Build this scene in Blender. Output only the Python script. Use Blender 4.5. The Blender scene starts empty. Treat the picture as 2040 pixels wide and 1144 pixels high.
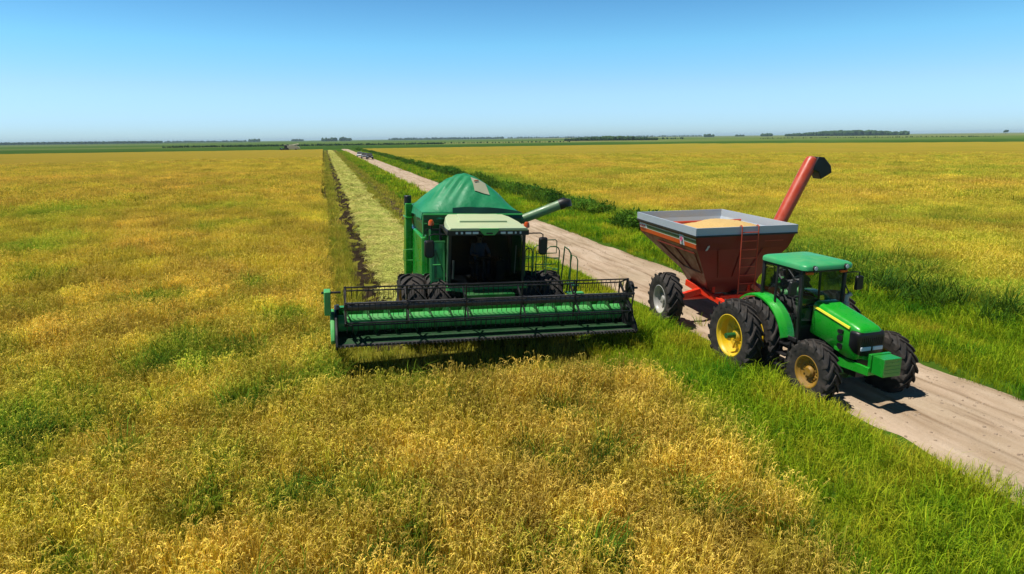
import bpy, bmesh, math, random
from mathutils import Vector, Matrix, noise
random.seed(7)
R = math.radians
scn = bpy.context.scene
col = scn.collection

# ------------------------------------------------------------------ camera, light, sky
CAM_H = 5.8
PITCH, YAW, ROLL = R(13.05), R(15.8), R(0.65)
fw = Vector((math.sin(YAW)*math.cos(PITCH), math.cos(YAW)*math.cos(PITCH), -math.sin(PITCH)))
rt = fw.cross(Vector((0, 0, 1))).normalized()
up = rt.cross(fw)
c_, s_ = math.cos(ROLL), math.sin(ROLL)
rt, up = c_*rt - s_*up, s_*rt + c_*up
cam = bpy.data.objects.new('camera', bpy.data.cameras.new('camera'))
col.objects.link(cam)
m = Matrix((rt, up, -fw)).transposed().to_4x4()
m.translation = (0, 0, CAM_H)
cam.matrix_world = m
cam.data.sensor_width = 36
cam.data.lens = 1282/2040*36
cam.data.clip_start = 0.1
cam.data.clip_end = 40000
scn.camera = cam

SUN_DISP = Vector((0.42, -0.08, -1.0))          # how a shadow falls per metre of height
to_sun = (-SUN_DISP).normalized()
sun = bpy.data.objects.new('sun', bpy.data.lights.new('sun', 'SUN'))
col.objects.link(sun)
sun.data.energy = 5.0
sun.data.angle = R(0.5)
sun.data.color = (1.0, 0.95, 0.86)
sun.rotation_euler = to_sun.to_track_quat('Z', 'Y').to_euler()
sun.location = to_sun*50

w = bpy.data.worlds.new('World')
scn.world = w
w.use_nodes = True
nt = w.node_tree
nt.nodes.clear()
out = nt.nodes.new('ShaderNodeOutputWorld')
bg = nt.nodes.new('ShaderNodeBackground')
sky = nt.nodes.new('ShaderNodeTexSky')
sky.sky_type = 'NISHITA'
sky.sun_disc = False
sky.sun_elevation = math.asin(to_sun.z)
sky.sun_rotation = math.atan2(to_sun.x, to_sun.y)
sky.air_density = 1.0
sky.dust_density = 0.3
sky.ozone_density = 2.5
sky.altitude = 0
hs = nt.nodes.new('ShaderNodeHueSaturation')
hs.inputs['Saturation'].default_value = 1.25
gm = nt.nodes.new('ShaderNodeGamma')
gm.inputs['Gamma'].default_value = 1.0
nt.links.new(sky.outputs[0], hs.inputs['Color'])
nt.links.new(hs.outputs[0], gm.inputs[0])
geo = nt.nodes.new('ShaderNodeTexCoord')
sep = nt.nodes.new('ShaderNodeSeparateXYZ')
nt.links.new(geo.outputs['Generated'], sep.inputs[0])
zr = nt.nodes.new('ShaderNodeValToRGB')       # sky tint: paler at the horizon, dimmed overhead out of view to cut fill
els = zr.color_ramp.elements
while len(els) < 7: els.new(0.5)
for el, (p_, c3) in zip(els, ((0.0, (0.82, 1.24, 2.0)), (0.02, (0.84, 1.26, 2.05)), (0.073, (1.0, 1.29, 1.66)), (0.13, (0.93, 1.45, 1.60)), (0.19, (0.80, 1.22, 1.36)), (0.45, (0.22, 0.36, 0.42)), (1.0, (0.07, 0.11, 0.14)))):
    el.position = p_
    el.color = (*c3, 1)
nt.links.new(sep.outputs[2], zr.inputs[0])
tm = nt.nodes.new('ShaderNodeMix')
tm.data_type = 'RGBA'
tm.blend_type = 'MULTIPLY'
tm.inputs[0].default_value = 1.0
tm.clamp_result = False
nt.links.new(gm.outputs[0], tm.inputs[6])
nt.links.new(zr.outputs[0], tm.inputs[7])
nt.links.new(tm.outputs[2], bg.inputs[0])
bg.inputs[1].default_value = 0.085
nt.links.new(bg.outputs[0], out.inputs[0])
scn.view_settings.view_transform = 'Standard'
scn.view_settings.look = 'None'
scn.view_settings.exposure = 0.25
scn.view_settings.gamma = 1
scn.cycles.max_bounces = 8
scn.cycles.transparent_max_bounces = 16
scn.cycles.volume_bounces = 0
scn.cycles.use_denoising = True
scn.cycles.denoiser = 'OPENIMAGEDENOISE'
scn.cycles.denoising_input_passes = 'RGB_ALBEDO_NORMAL'
scn.cycles.denoising_prefilter = 'ACCURATE'

# ------------------------------------------------------------------ materials
def new_mat(name):
    mt = bpy.data.materials.new(name)
    mt.use_nodes = True
    n = mt.node_tree
    n.nodes.clear()
    o = n.nodes.new('ShaderNodeOutputMaterial')
    return mt, n, o

def node(n, kind, **kw):
    x = n.nodes.new(kind)
    for k, v in kw.items():
        if k in x.inputs:
            x.inputs[k].default_value = v
        else:
            setattr(x, k, v)
    return x

def ramp(n, fac, stops):
    r = n.nodes.new('ShaderNodeValToRGB')
    e = r.color_ramp.elements
    while len(e) < len(stops):
        e.new(0.5)
    for el, (p, c) in zip(e, stops):
        el.position = p
        el.color = (*c, 1) if len(c) == 3 else c
    n.links.new(fac, r.inputs[0])
    return r

def mixc(n, fac, a, b, mode='MIX'):
    x = n.nodes.new('ShaderNodeMix')
    x.data_type = 'RGBA'
    x.blend_type = mode
    for sock, v in ((x.inputs[0], fac), (x.inputs[6], a), (x.inputs[7], b)):
        if isinstance(v, (int, float)):
            sock.default_value = v
        elif isinstance(v, tuple):
            sock.default_value = (*v, 1)
        else:
            n.links.new(v, sock)
    return x.outputs[2]

def paint(name, color, rough=0.35, dust=0.25, dustcol=(0.30, 0.23, 0.14), metal=0.0, bump=0.0, scale=3.0, coat=0.0):
    mt, n, o = new_mat(name)
    p = node(n, 'ShaderNodeBsdfPrincipled', Roughness=rough, Metallic=metal)
    p.inputs['Coat Weight'].default_value = coat
    tc = n.nodes.new('ShaderNodeTexCoord')
    nz = node(n, 'ShaderNodeTexNoise', Scale=scale, Detail=6.0, Roughness=0.65)
    n.links.new(tc.outputs['Object'], nz.inputs['Vector'])
    r = ramp(n, nz.outputs[0], [(0.42, (0, 0, 0)), (0.75, (1, 1, 1))])
    ml = node(n, 'ShaderNodeMath', operation='MULTIPLY')
    n.links.new(r.outputs[0], ml.inputs[0])
    ml.inputs[1].default_value = dust
    n.links.new(mixc(n, ml.outputs[0], color, dustcol), p.inputs['Base Color'])
    rr = node(n, 'ShaderNodeMapRange')
    rr.inputs[3].default_value = max(0.05, rough-0.08)
    rr.inputs[4].default_value = min(1, rough+0.3)
    n.links.new(r.outputs[0], rr.inputs[0])
    n.links.new(rr.outputs[0], p.inputs['Roughness'])
    if bump:
        nb = node(n, 'ShaderNodeTexNoise', Scale=scale*2.5, Detail=4.0)
        n.links.new(tc.outputs['Object'], nb.inputs['Vector'])
        b = node(n, 'ShaderNodeBump', Strength=bump, Distance=0.05)
        n.links.new(nb.outputs[0], b.inputs['Height'])
        n.links.new(b.outputs[0], p.inputs['Normal'])
    n.links.new(p.outputs[0], o.inputs[0])
    return mt

M = {}
M['green'] = paint('green_paint', (0.008, 0.25, 0.018), 0.30, 0.06, coat=0.3)
M['tractor_green'] = paint('bright_green_paint', (0.012, 0.33, 0.018), 0.30, 0.05, coat=0.3)
M['green_dark'] = paint('worn_green_paint', (0.006, 0.10, 0.020), 0.42, 0.14)
M['trough'] = paint('worn_trough_steel', (0.005, 0.050, 0.010), 0.7, 0.35, (0.05, 0.045, 0.025))
M['green_pale'] = paint('pale_green_paint', (0.06, 0.37, 0.085), 0.42, 0.2)
M['green_mint'] = paint('mint_green_paint', (0.035, 0.34, 0.075), 0.42, 0.15)
M['green_roof'] = paint('sun_faded_roof_green', (0.04, 0.34, 0.12), 0.42, 0.15)
M['roof_cream'] = paint('sun_bleached_cream_green', (0.42, 0.50, 0.29), 0.5, 0.35, (0.42, 0.38, 0.24))
M['auger_green'] = paint('dusty_sage_green', (0.10, 0.22, 0.10), 0.4, 0.3)
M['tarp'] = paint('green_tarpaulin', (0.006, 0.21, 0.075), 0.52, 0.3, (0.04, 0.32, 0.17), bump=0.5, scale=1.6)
M['tarp_hem_shade'] = paint('shaded_tarpaulin_hem', (0.003, 0.055, 0.032), 0.5, 0.15, (0.02, 0.10, 0.06))
M['patch'] = paint('grey_beige_sheet', (0.36, 0.37, 0.25), 0.5, 0.3)
M['black'] = paint('black_plastic', (0.007, 0.007, 0.008), 0.45, 0.06, (0.10, 0.085, 0.065))
M['steel_black'] = paint('black_painted_steel', (0.010, 0.010, 0.012), 0.42, 0.12, (0.09, 0.075, 0.06))
M['tube_grey'] = paint('worn_dark_grey_steel', (0.06, 0.058, 0.06), 0.34, 0.35, (0.16, 0.14, 0.12), metal=0.2)
M['tyre'] = paint('dusty_rubber', (0.016, 0.014, 0.013), 0.85, 0.55, (0.105, 0.082, 0.066), scale=5)
M['yellow'] = paint('yellow_rim_paint', (0.70, 0.47, 0.012), 0.45, 0.35, (0.40, 0.28, 0.10))
M['yellow_old'] = paint('dusty_yellow_rim_paint', (0.29, 0.155, 0.012), 0.6, 0.65, (0.16, 0.11, 0.055))
M['stripe_yellow'] = paint('yellow_vinyl', (0.80, 0.72, 0.04), 0.4, 0.05)
M['red'] = paint('red_paint', (0.75, 0.035, 0.010), 0.35, 0.10)
M['maroon'] = paint('brick_red_paint', (0.165, 0.012, 0.006), 0.42, 0.22, (0.24, 0.065, 0.035))
M['auger_red'] = paint('sun_faded_red_paint', (0.46, 0.055, 0.022), 0.4, 0.22, (0.48, 0.16, 0.09))
M['orange'] = paint('orange_stripe_vinyl', (0.72, 0.085, 0.012), 0.4, 0.06)
M['cream'] = paint('cream_vinyl', (0.62, 0.58, 0.46), 0.45, 0.1)
M['olive'] = paint('green_stripe_vinyl', (0.055, 0.12, 0.05), 0.45, 0.1)
M['white'] = paint('white_vinyl', (0.75, 0.75, 0.73), 0.45, 0.06)
M['pink'] = paint('pink_print', (0.55, 0.10, 0.22), 0.5, 0.0)
M['galv'] = paint('galvanised_sheet', (0.42, 0.48, 0.55), 0.42, 0.3, (0.5, 0.47, 0.4), metal=0.15)
M['silver'] = paint('silver_rim_paint', (0.36, 0.35, 0.33), 0.4, 0.3)
M['amber'] = paint('amber_lens', (0.55, 0.085, 0.01), 0.15, 0.0)
M['lamp'] = paint('clear_lamp_lens', (0.62, 0.68, 0.75), 0.12, 0.0)
M['seat'] = paint('grey_seat_cloth', (0.035, 0.035, 0.04), 0.8, 0.0)
M['shirt'] = paint('slate_blue_shirt', (0.10, 0.16, 0.24), 0.85, 0.0)
M['skin'] = paint('skin', (0.36, 0.19, 0.12), 0.55, 0.0)
M['trousers'] = paint('dark_trousers', (0.02, 0.025, 0.04), 0.85, 0.0)
M['hair'] = paint('dark_hair', (0.012, 0.009, 0.007), 0.6, 0.0)
M['car_black'] = paint('black_car_paint', (0.012, 0.013, 0.015), 0.2, 0.15)
M['car_white'] = paint('white_car_paint', (0.62, 0.62, 0.62), 0.25, 0.15)
M['car_grey'] = paint('grey_car_paint', (0.16, 0.165, 0.18), 0.25, 0.15)

def glass(name, tint, refl=0.12, fres=0.6):
    mt, n, o = new_mat(name)
    t = node(n, 'ShaderNodeBsdfTransparent', Color=(*tint, 1))
    g = node(n, 'ShaderNodeBsdfGlossy', Roughness=0.03, Color=(0.9, 0.95, 0.95, 1))
    lw = node(n, 'ShaderNodeLayerWeight', Blend=0.25)
    ma = node(n, 'ShaderNodeMath', operation='MULTIPLY_ADD')
    n.links.new(lw.outputs['Fresnel'], ma.inputs[0])
    ma.inputs[1].default_value = fres
    ma.inputs[2].default_value = refl*0.2
    mx = node(n, 'ShaderNodeMixShader')
    n.links.new(ma.outputs[0], mx.inputs[0])
    n.links.new(t.outputs[0], mx.inputs[1])
    n.links.new(g.outputs[0], mx.inputs[2])
    n.links.new(mx.outputs[0], o.inputs[0])
    return mt
M['glass_dark'] = glass('dark_tinted_glass', (0.32, 0.38, 0.41), 0.0, 0.30)
M['glass'] = glass('tinted_glass', (0.66, 0.78, 0.74))

# foliage: colour from the plant's own «tint» (0 ripe .. 1 green) and «val» (its lightness)
def plant_mat(name, stops, trans=0.25, attr='INSTANCER', extra=0.25):
    mt, n, o = new_mat(name)
    a = node(n, 'ShaderNodeAttribute', attribute_name='tint', attribute_type=attr)
    v = node(n, 'ShaderNodeAttribute', attribute_name='val', attribute_type=attr)
    r = ramp(n, a.outputs['Fac'], stops)
    geo = n.nodes.new('ShaderNodeNewGeometry')
    rng = node(n, 'ShaderNodeMapRange')
    rng.inputs[3].default_value = 1-extra
    rng.inputs[4].default_value = 1+extra
    n.links.new(geo.outputs['Random Per Island'], rng.inputs[0])
    mul = node(n, 'ShaderNodeMath', operation='MULTIPLY')
    n.links.new(rng.outputs[0], mul.inputs[0])
    n.links.new(v.outputs['Fac'], mul.inputs[1])
    cc = node(n, 'ShaderNodeVectorMath', operation='SCALE')
    n.links.new(r.outputs[0], cc.inputs[0])
    n.links.new(mul.outputs[0], cc.inputs['Scale'])
    d = n.nodes.new('ShaderNodeBsdfDiffuse')
    t = n.nodes.new('ShaderNodeBsdfTranslucent')
    n.links.new(cc.outputs[0], d.inputs[0])
    n.links.new(cc.outputs[0], t.inputs[0])
    mx = node(n, 'ShaderNodeMixShader', Fac=trans)
    n.links.new(d.outputs[0], mx.inputs[1])
    n.links.new(t.outputs[0], mx.inputs[2])
    n.links.new(mx.outputs[0], o.inputs[0])
    return mt
RL = [(0, (0.75, 0.54, 0.075)), (0.45, (0.66, 0.57, 0.052)), (1, (0.24, 0.41, 0.030))]
M['rice_leaf'] = plant_mat('rice_leaf', RL, 0.35, extra=0.5)
M['rice_leaf_soft'] = plant_mat('rice_leaf_afar', [(p, tuple(0.97*q for q in c)) for p, c in RL], 0.35, extra=0.22)
RE = [(0, (0.85, 0.61, 0.125)), (0.45, (0.80, 0.66, 0.100)), (1, (0.48, 0.54, 0.050))]
M['rice_ear'] = plant_mat('rice_ear', RE, 0.25, extra=0.5)
M['rice_ear_soft'] = plant_mat('rice_ear_afar', [(p, tuple(0.93*q for q in c)) for p, c in RE], 0.25, extra=0.22)
M['grass'] = plant_mat('grass_blade', [(0, (0.56, 0.49, 0.038)), (0.5, (0.35, 0.48, 0.018)), (1, (0.075, 0.26, 0.014))], 0.42, extra=0.4)
M['weed'] = plant_mat('weed_leaf', [(0, (0.16, 0.26, 0.022)), (0.5, (0.085, 0.19, 0.018)), (1, (0.035, 0.11, 0.016))], 0.3, extra=0.35)
M['weed_grass'] = plant_mat('weed_grass', [(0, (0.26, 0.29, 0.020)), (0.5, (0.12, 0.22, 0.018)), (1, (0.045, 0.13, 0.022))], 0.35, extra=0.4)
M['straw'] = plant_mat('cut_straw', [(0, (0.60, 0.50, 0.18)), (0.5, (0.50, 0.50, 0.13)), (1, (0.33, 0.42, 0.075))], 0.15, extra=0.45)
M['stubble'] = plant_mat('stubble_stalk', [(0, (0.50, 0.38, 0.08)), (0.5, (0.40, 0.37, 0.045)), (1, (0.20, 0.29, 0.03))], 0.3, extra=0.4)
M['wood_leaf'] = plant_mat('far_leaf', [(0, (0.06, 0.11, 0.035)), (1, (0.035, 0.07, 0.025))], 0.1, 'GEOMETRY')

# ------------------------------------------------------------------ mesh builder
class MB:
    def __init__(s):
        s.v, s.f, s.mi = [], [], []
    def add(s, vs, fs, mi=0):
        b = len(s.v)
        s.v += [tuple(x) for x in vs]
        s.f += [tuple(b+i for i in f) for f in fs]
        s.mi += [mi]*len(fs)
        return s
    def box(s, x0, x1, y0, y1, z0, z1, mi=0):
        vs = [(x, y, z) for z in (z0, z1) for y in (y0, y1) for x in (x0, x1)]
        return s.hexa(vs, mi)
    def hexa(s, vs, mi=0):      # 8 corners ordered z, y, x
        return s.add(vs, [(0, 2, 3, 1), (4, 5, 7, 6), (0, 1, 5, 4), (2, 6, 7, 3), (0, 4, 6, 2), (1, 3, 7, 5)], mi)
    def frustum(s, bot, top, mi=0):     # (x0,x1,y0,y1,z) twice
        vs = [(x, y, q[4]) for q in (bot, top) for y in q[2:4] for x in q[0:2]]
        return s.hexa(vs, mi)
    def bar(s, p0, p1, wd, ht=None, mi=0):
        p0, p1 = Vector(p0), Vector(p1)
        ht = ht or wd
        d = (p1-p0).normalized()
        ref = Vector((0, 0, 1)) if abs(d.z) < 0.95 else Vector((0, 1, 0))
        a = d.cross(ref).normalized()*wd/2
        b = a.cross(d).normalized()*ht/2
        vs = [p0-a-b, p0+a-b, p0-a+b, p0+a+b, p1-a-b, p1+a-b, p1-a+b, p1+a+b]
        return s.add(vs, [(0, 1, 3, 2), (4, 6, 7, 5), (0, 4, 5, 1), (2, 3, 7, 6), (0, 2, 6, 4), (1, 5, 7, 3)], mi)
    def tube(s, pts, r, n=8, mi=0, cap=True):
        pts = [Vector(p) for p in pts]
        rs = r if isinstance(r, (list, tuple)) else [r]*len(pts)
        b = len(s.v)
        prev = None
        for i, p in enumerate(pts):
            d = (pts[min(i+1, len(pts)-1)]-pts[max(i-1, 0)]).normalized()
            if prev is None:
                ref = Vector((0, 0, 1)) if abs(d.z) < 0.9 else Vector((0, 1, 0))
                a = d.cross(ref).normalized()
            else:
                a = (prev - d*prev.dot(d)).normalized()
            prev = a
            e = d.cross(a)
            for k in range(n):
                t = 2*math.pi*k/n
                s.v.append(tuple(p+(a*math.cos(t)+e*math.sin(t))*rs[i]))
        for i in range(len(pts)-1):
            for k in range(n):
                s.f.append((b+i*n+k, b+i*n+(k+1) % n, b+(i+1)*n+(k+1) % n, b+(i+1)*n+k))
                s.mi.append(mi)
        if cap:
            s.f.append(tuple(b+k for k in reversed(range(n))))
            s.f.append(tuple(b+(len(pts)-1)*n+k for k in range(n)))
            s.mi += [mi, mi]
        return s
    def lathe(s, prof, c=(0, 0, 0), n=32, axis='X', mi=0):
        b = len(s.v)
        for (a, r) in prof:
            for k in range(n):
                t = 2*math.pi*k/n
                u, v = r*math.cos(t), r*math.sin(t)
                p = {'X': (a, u, v), 'Y': (u, a, v), 'Z': (u, v, a)}[axis]
                s.v.append((c[0]+p[0], c[1]+p[1], c[2]+p[2]))
        for i in range(len(prof)-1):
            for k in range(n):
                s.f.append((b+i*n+k, b+i*n+(k+1) % n, b+(i+1)*n+(k+1) % n, b+(i+1)*n+k))
                s.mi.append(mi)
        return s
    def loft(s, secs, mi=0, caps=True):
        n = len(secs[0])
        b = len(s.v)
        for sc in secs:
            s.v += [tuple(p) for p in sc]
        for i in range(len(secs)-1):
            for k in range(n):
                s.f.append((b+i*n+k, b+i*n+(k+1) % n, b+(i+1)*n+(k+1) % n, b+(i+1)*n+k))
                s.mi.append(mi)
        if caps:
            s.f.append(tuple(b+k for k in reversed(range(n))))
            s.f.append(tuple(b+(len(secs)-1)*n+k for k in range(n)))
            s.mi += [mi, mi]
        return s
    def prism(s, poly, a0, a1, axis='X', mi=0):
        def P(p, a):
            return {'X': (a, p[0], p[1]), 'Y': (p[0], a, p[1]), 'Z': (p[0], p[1], a)}[axis]
        n = len(poly)
        vs = [P(p, a0) for p in poly]+[P(p, a1) for p in poly]
        fs = [tuple(reversed(range(n))), tuple(range(n, 2*n))]
        fs += [(k, (k+1) % n, n+(k+1) % n, n+k) for k in range(n)]
        return s.add(vs, fs, mi)
    def build(s, name, mats, parent=None, smooth=True, bevel=0.0, ang=35, fix=True, loc=None):
        me = bpy.data.meshes.new(name)
        me.from_pydata(s.v, [], s.f)
        for mt in (mats if isinstance(mats, (list, tuple)) else [mats]):
            me.materials.append(mt)
        me.polygons.foreach_set('material_index', s.mi)
        if fix:
            bm = bmesh.new()
            bm.from_mesh(me)
            bmesh.ops.recalc_face_normals(bm, faces=bm.faces)
            bm.to_mesh(me)
            bm.free()
        if smooth:
            me.polygons.foreach_set('use_smooth', [True]*len(me.polygons))
            me.set_sharp_from_angle(angle=R(ang))
        o = bpy.data.objects.new(name, me)
        col.objects.link(o)
        if parent:
            o.parent = parent
        if loc:
            o.location = loc
        if bevel:
            b = o.modifiers.new('bevel', 'BEVEL')
            b.width = bevel
            b.segments = 2
            b.limit_method = 'ANGLE'
            b.angle_limit = R(40)
        return o

def thing(name, label, cat, loc=(0, 0, 0), rot=(0, 0, 0), group=None):
    o = bpy.data.objects.new(name, None)
    o.empty_display_size = 0.3
    col.objects.link(o)
    o.location = loc
    o.rotation_euler = rot
    o['label'] = label
    o['category'] = cat
    if group:
        o['group'] = group
    return o
def tag(o, label, cat=None, group=None, kind=None):
    o['label'] = label
    if cat: o['category'] = cat
    if group: o['group'] = group
    if kind: o['kind'] = kind
    return o

def rrect(hw, zb, zt, y, r, n=6, xc=0.0, top_in=0.0, rb=0.02):
    """a section across x/z at y: rounded rectangle, top corners radius r, the sides leaning in by top_in"""
    pts = []
    for k in range(n+1):
        a = math.pi/2*k/n
        pts.append((xc+hw-top_in-r+r*math.cos(a), y, zt-r+r*math.sin(a)))
    for k in range(n+1):
        a = math.pi/2+math.pi/2*k/n
        pts.append((xc-hw+top_in+r+r*math.cos(a), y, zt-r+r*math.sin(a)))
    pts += [(xc-hw, y, zb+rb), (xc-hw+rb, y, zb), (xc+hw-rb, y, zb), (xc+hw, y, zb+rb)]
    return pts

# ------------------------------------------------------------------ wheels
def make_wheel(name, parent, loc, Rt, wd, rim_r, nl, side, rim_mat, lug=0.05, dish=0.0, hubr=0.12):
    """side -1: outer face to -x. The wheel is its hub, with tyre and rim under it."""
    hub = MB()
    sg = side
    hub.lathe([(sg*(dish-0.06), 0.0), (sg*(dish-0.06), hubr), (sg*(dish+0.06), hubr), (sg*(dish+0.10), hubr*0.7), (sg*(dish+0.10), 0.0)], n=16)
    for k in range(8):
        a = 2*math.pi*k/8
        y, z = math.cos(a)*hubr*1.45, math.sin(a)*hubr*1.45
        hub.lathe([(sg*(dish-0.03), 0.022), (sg*(dish+0.03), 0.022), (sg*(dish+0.03), 0.0)], (0, y, z), n=6)
    h = hub.build(name, rim_mat, parent, loc=loc)
    t = MB()
    h2 = wd/2
    sw = Rt-rim_r
    prof = [(-h2*0.80, rim_r-0.01), (-h2*0.93, rim_r+0.25*sw), (-h2*0.99, rim_r+0.5*sw), (-h2*0.95, rim_r+0.74*sw), (-h2*0.80, Rt-lug-0.015),
            (-h2*0.45, Rt-lug), (0, Rt-lug+0.005), (h2*0.45, Rt-lug), (h2*0.80, Rt-lug-0.015), (h2*0.95, rim_r+0.74*sw), (h2*0.99, rim_r+0.5*sw), (h2*0.93, rim_r+0.25*sw), (h2*0.80, rim_r-0.01)]
    t.lathe(prof, n=48)
    for s in (-1, 1):
        for k in range(nl):
            a0 = 2*math.pi*(k+(0.5 if s > 0 else 0))/nl
            secs = []
            for i, (tt, rr, rt_) in enumerate(((-0.06, Rt-lug-0.01, Rt), (0.35, Rt-lug-0.012, Rt), (0.70, Rt-lug-0.02, Rt-0.004), (0.99, Rt-lug-0.06, Rt-0.022), (1.02, Rt-lug-0.14, Rt-lug-0.09))):
                ang = a0 + (2*math.pi/nl)*1.15*max(0, tt)
                hwid = (0.020+0.012*max(0, tt))/Rt*1.2
                x = s*h2*tt
                sec = []
                for (da, r) in ((-hwid*1.3, rr), (hwid*1.3, rr), (hwid, rt_), (-hwid, rt_)):
                    sec.append((x, r*math.cos(ang+da), r*math.sin(ang+da)))
                secs.append(sec)
            t.loft(secs)
    t.build('tyre', M['tyre'], h)
    rm = MB()
    r2 = rim_r
    prof = [(sg*h2*0.82, r2+0.015), (sg*h2*0.86, r2-0.005), (sg*h2*0.80, r2-0.03), (sg*h2*0.55, r2-0.05), (sg*h2*0.45, r2-0.075), (sg*(dish+0.03), r2-0.085), (sg*dish, r2-0.14), (sg*(dish+0.02), r2*0.5),
            (sg*dish, hubr*1.0), (sg*(dish-0.02), hubr*1.0), (sg*(dish-0.02), r2*0.5), (sg*(dish-0.03), r2-0.11), (-sg*h2*0.4, r2-0.05), (-sg*h2*0.82, r2+0.012)]
    rm.lathe(prof, n=40)
    for k in range(8):      # ribs pressed into the disc
        a = 2*math.pi*(k+0.5)/8
        cy, sz = math.cos(a), math.sin(a)
        rm.bar((sg*(dish+0.012), cy*r2*0.45, sz*r2*0.45), (sg*(dish+0.012), cy*(r2-0.13), sz*(r2-0.13)), 0.05, 0.03)
    rm.build('rim', rim_mat, h)
    return h

# ================================================================== TRACTOR (faces -Y)
TR = thing('tractor', 'green farm tractor with yellow rims on the dirt road pulling the red grain cart', 'tractor', (11.02, 11.10, 0))
def make_tractor(T):
    fx = 1.06
    for s in (-1, 1):
        make_wheel('front_wheel', T, (s*1.02, 0, 0.71), 0.71, 0.36, 0.36, 17, s, M['yellow_old'], 0.05, 0.02, 0.13)
        make_wheel('rear_wheel', T, (s*1.45, 2.25, 0.92), 0.92, 0.40, 0.53, 19, s, M['yellow'], 0.06, -0.10, 0.15)
        make_wheel('rear_wheel', T, (s*0.83, 2.25, 0.92), 0.92, 0.40, 0.53, 19, s, M['yellow'], 0.06, 0.02, 0.15)
    # hood
    secs = []
    for (y, hw, zb, zt, r) in ((-0.50, 0.30, 1.04, 1.58, 0.10), (-0.47, 0.335, 1.00, 1.645, 0.11), (-0.40, 0.352, 0.98, 1.69, 0.11), (-0.25, 0.362, 0.97, 1.73, 0.11),
                               (0.05, 0.37, 1.03, 1.805, 0.11), (0.45, 0.375, 1.16, 1.885, 0.11), (0.80, 0.38, 1.20, 1.96, 0.11), (0.90, 0.375, 1.22, 1.975, 0.11), (0.93, 0.36, 1.24, 1.96, 0.11)):
        secs.append(rrect(hw, zb, zt, y, r, top_in=0.045))
    hood = MB().loft(secs).build('hood', M['tractor_green'], T, ang=50, loc=(0, 0, 0.06))
    for s in (-1, 1):       # yellow line along the upper edge
        st = MB()
        def edge(y):
            t = (y+0.25)/1.15
            return 0.362+0.018*t - 0.022, 1.715+0.235*t-0.085
        for i in range(8):
            y0, y1 = -0.22+1.1*i/8, -0.22+1.1*(i+1)/8
            e0, e1 = edge(y0), edge(y1)
            st.add([(s*(e0[0]+0.012), y0, e0[1]-0.022), (s*(e1[0]+0.012), y1, e1[1]-0.022), (s*(e1[0]+0.002), y1, e1[1]+0.022), (s*(e0[0]+0.002), y0, e0[1]+0.022),
                    (s*(e0[0]-0.03), y0, e0[1]-0.022), (s*(e1[0]-0.03), y1, e1[1]-0.022), (s*(e1[0]-0.03), y1, e1[1]+0.022), (s*(e0[0]-0.03), y0, e0[1]+0.022)],
                   [(0, 1, 2, 3), (7, 6, 5, 4), (0, 4, 5, 1), (2, 6, 7, 3), (0, 3, 7, 4), (1, 5, 6, 2)])
        st.build('stripe', M['stripe_yellow'], hood, fix=True)
        for (y, z, h) in ((0.00, 1.50, 0.075), (0.0, 1.35, 0.10), (-0.01, 1.17, 0.10)):   # three cooling vents
            v = MB()
            prof = []
            for k in range(16):
                a = 2*math.pi*k/16
                ca, sa = math.cos(a), math.sin(a)
                prof.append((y+0.075*math.copysign(abs(ca)**0.6, ca)+0.04*(z-1.3), z+h*0.85*math.copysign(abs(sa)**0.6, sa)*0.75))
            v.prism(prof, s*0.33, s*0.374)
            v.build('vent', M['black'], hood)
    gsec = []
    for (y, hw, zb, zt, r) in ((-0.525, 0.27, 1.12, 1.54, 0.05), (-0.515, 0.315, 1.08, 1.58, 0.06), (-0.475, 0.348, 1.08, 1.60, 0.06), (-0.40, 0.362, 1.10, 1.61, 0.06), (-0.27, 0.369, 1.20, 1.60, 0.06)):
        gsec.append(rrect(hw, zb, zt, y, r, top_in=0.0, rb=0.06))
    gr = MB().loft(gsec)
    for k in range(-5, 6):
        gr.bar((k*0.052, -0.528, 1.31), (k*0.052, -0.528, 1.48), 0.016, 0.02)
    grille = gr.build('grille', M['black'], hood, ang=50)
    for s in (-1, 1):
        l = MB()
        l.box(min(s*0.02, s*0.29), max(s*0.02, s*0.29), -0.538, -0.50, 1.195, 1.285)
        hl = l.build('headlight', M['lamp'], hood, bevel=0.012)
    MB().box(-0.012, 0.012, -0.541, -0.50, 1.19, 1.29).build('lamp_divider', M['black'], hood)
    lip = MB()
    lsec = []
    for k in range(15):
        t = -1+2*k/14
        x = 0.385*t
        y = -0.56+0.62*abs(t)**3.2
        z = 1.00+0.07*abs(t)**3
        lsec.append([(x, y, z), (x, y+0.05, z+0.01), (x, y+0.06, z+0.085), (x, y+0.012, z+0.075)])
    lip.loft(lsec).build('front_lip', M['tractor_green'], T, ang=50, loc=(0, 0, 0.05))
    # chassis
    ch = MB()
    ch.box(-0.24, 0.24, -0.42, 1.0, 0.62, 1.03)
    ch.box(-0.30, 0.30, 0.95, 2.45, 0.62, 1.08)
    ch.tube([(-0.32, 0.25, 0.85), (-0.34, 0.55, 0.95), (-0.34, 0.9, 0.95)], 0.06)
    ch.box(-0.37, -0.24, 0.2, 0.6, 0.72, 1.0)
    ch.tube([(-0.27, 0.1, 1.1), (-0.34, 0.3, 1.08), (-0.34, 0.7, 1.15)], 0.025)
    ch.build('engine_block', M['steel_black'], T, bevel=0.015)
    fr = MB()
    for s in (-1, 1):
        fr.prism([(-0.80, 0.80), (-0.80, 0.98), (-0.1, 0.98), (0.35, 0.92), (0.35, 0.78), (-0.1, 0.76)], s*0.25, s*0.31)
    fr.box(-0.245, 0.245, -0.79, -0.70, 0.80, 0.97)
    fr.build('front_frame', M['tractor_green'], T, bevel=0.008)
    ax = MB()
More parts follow.
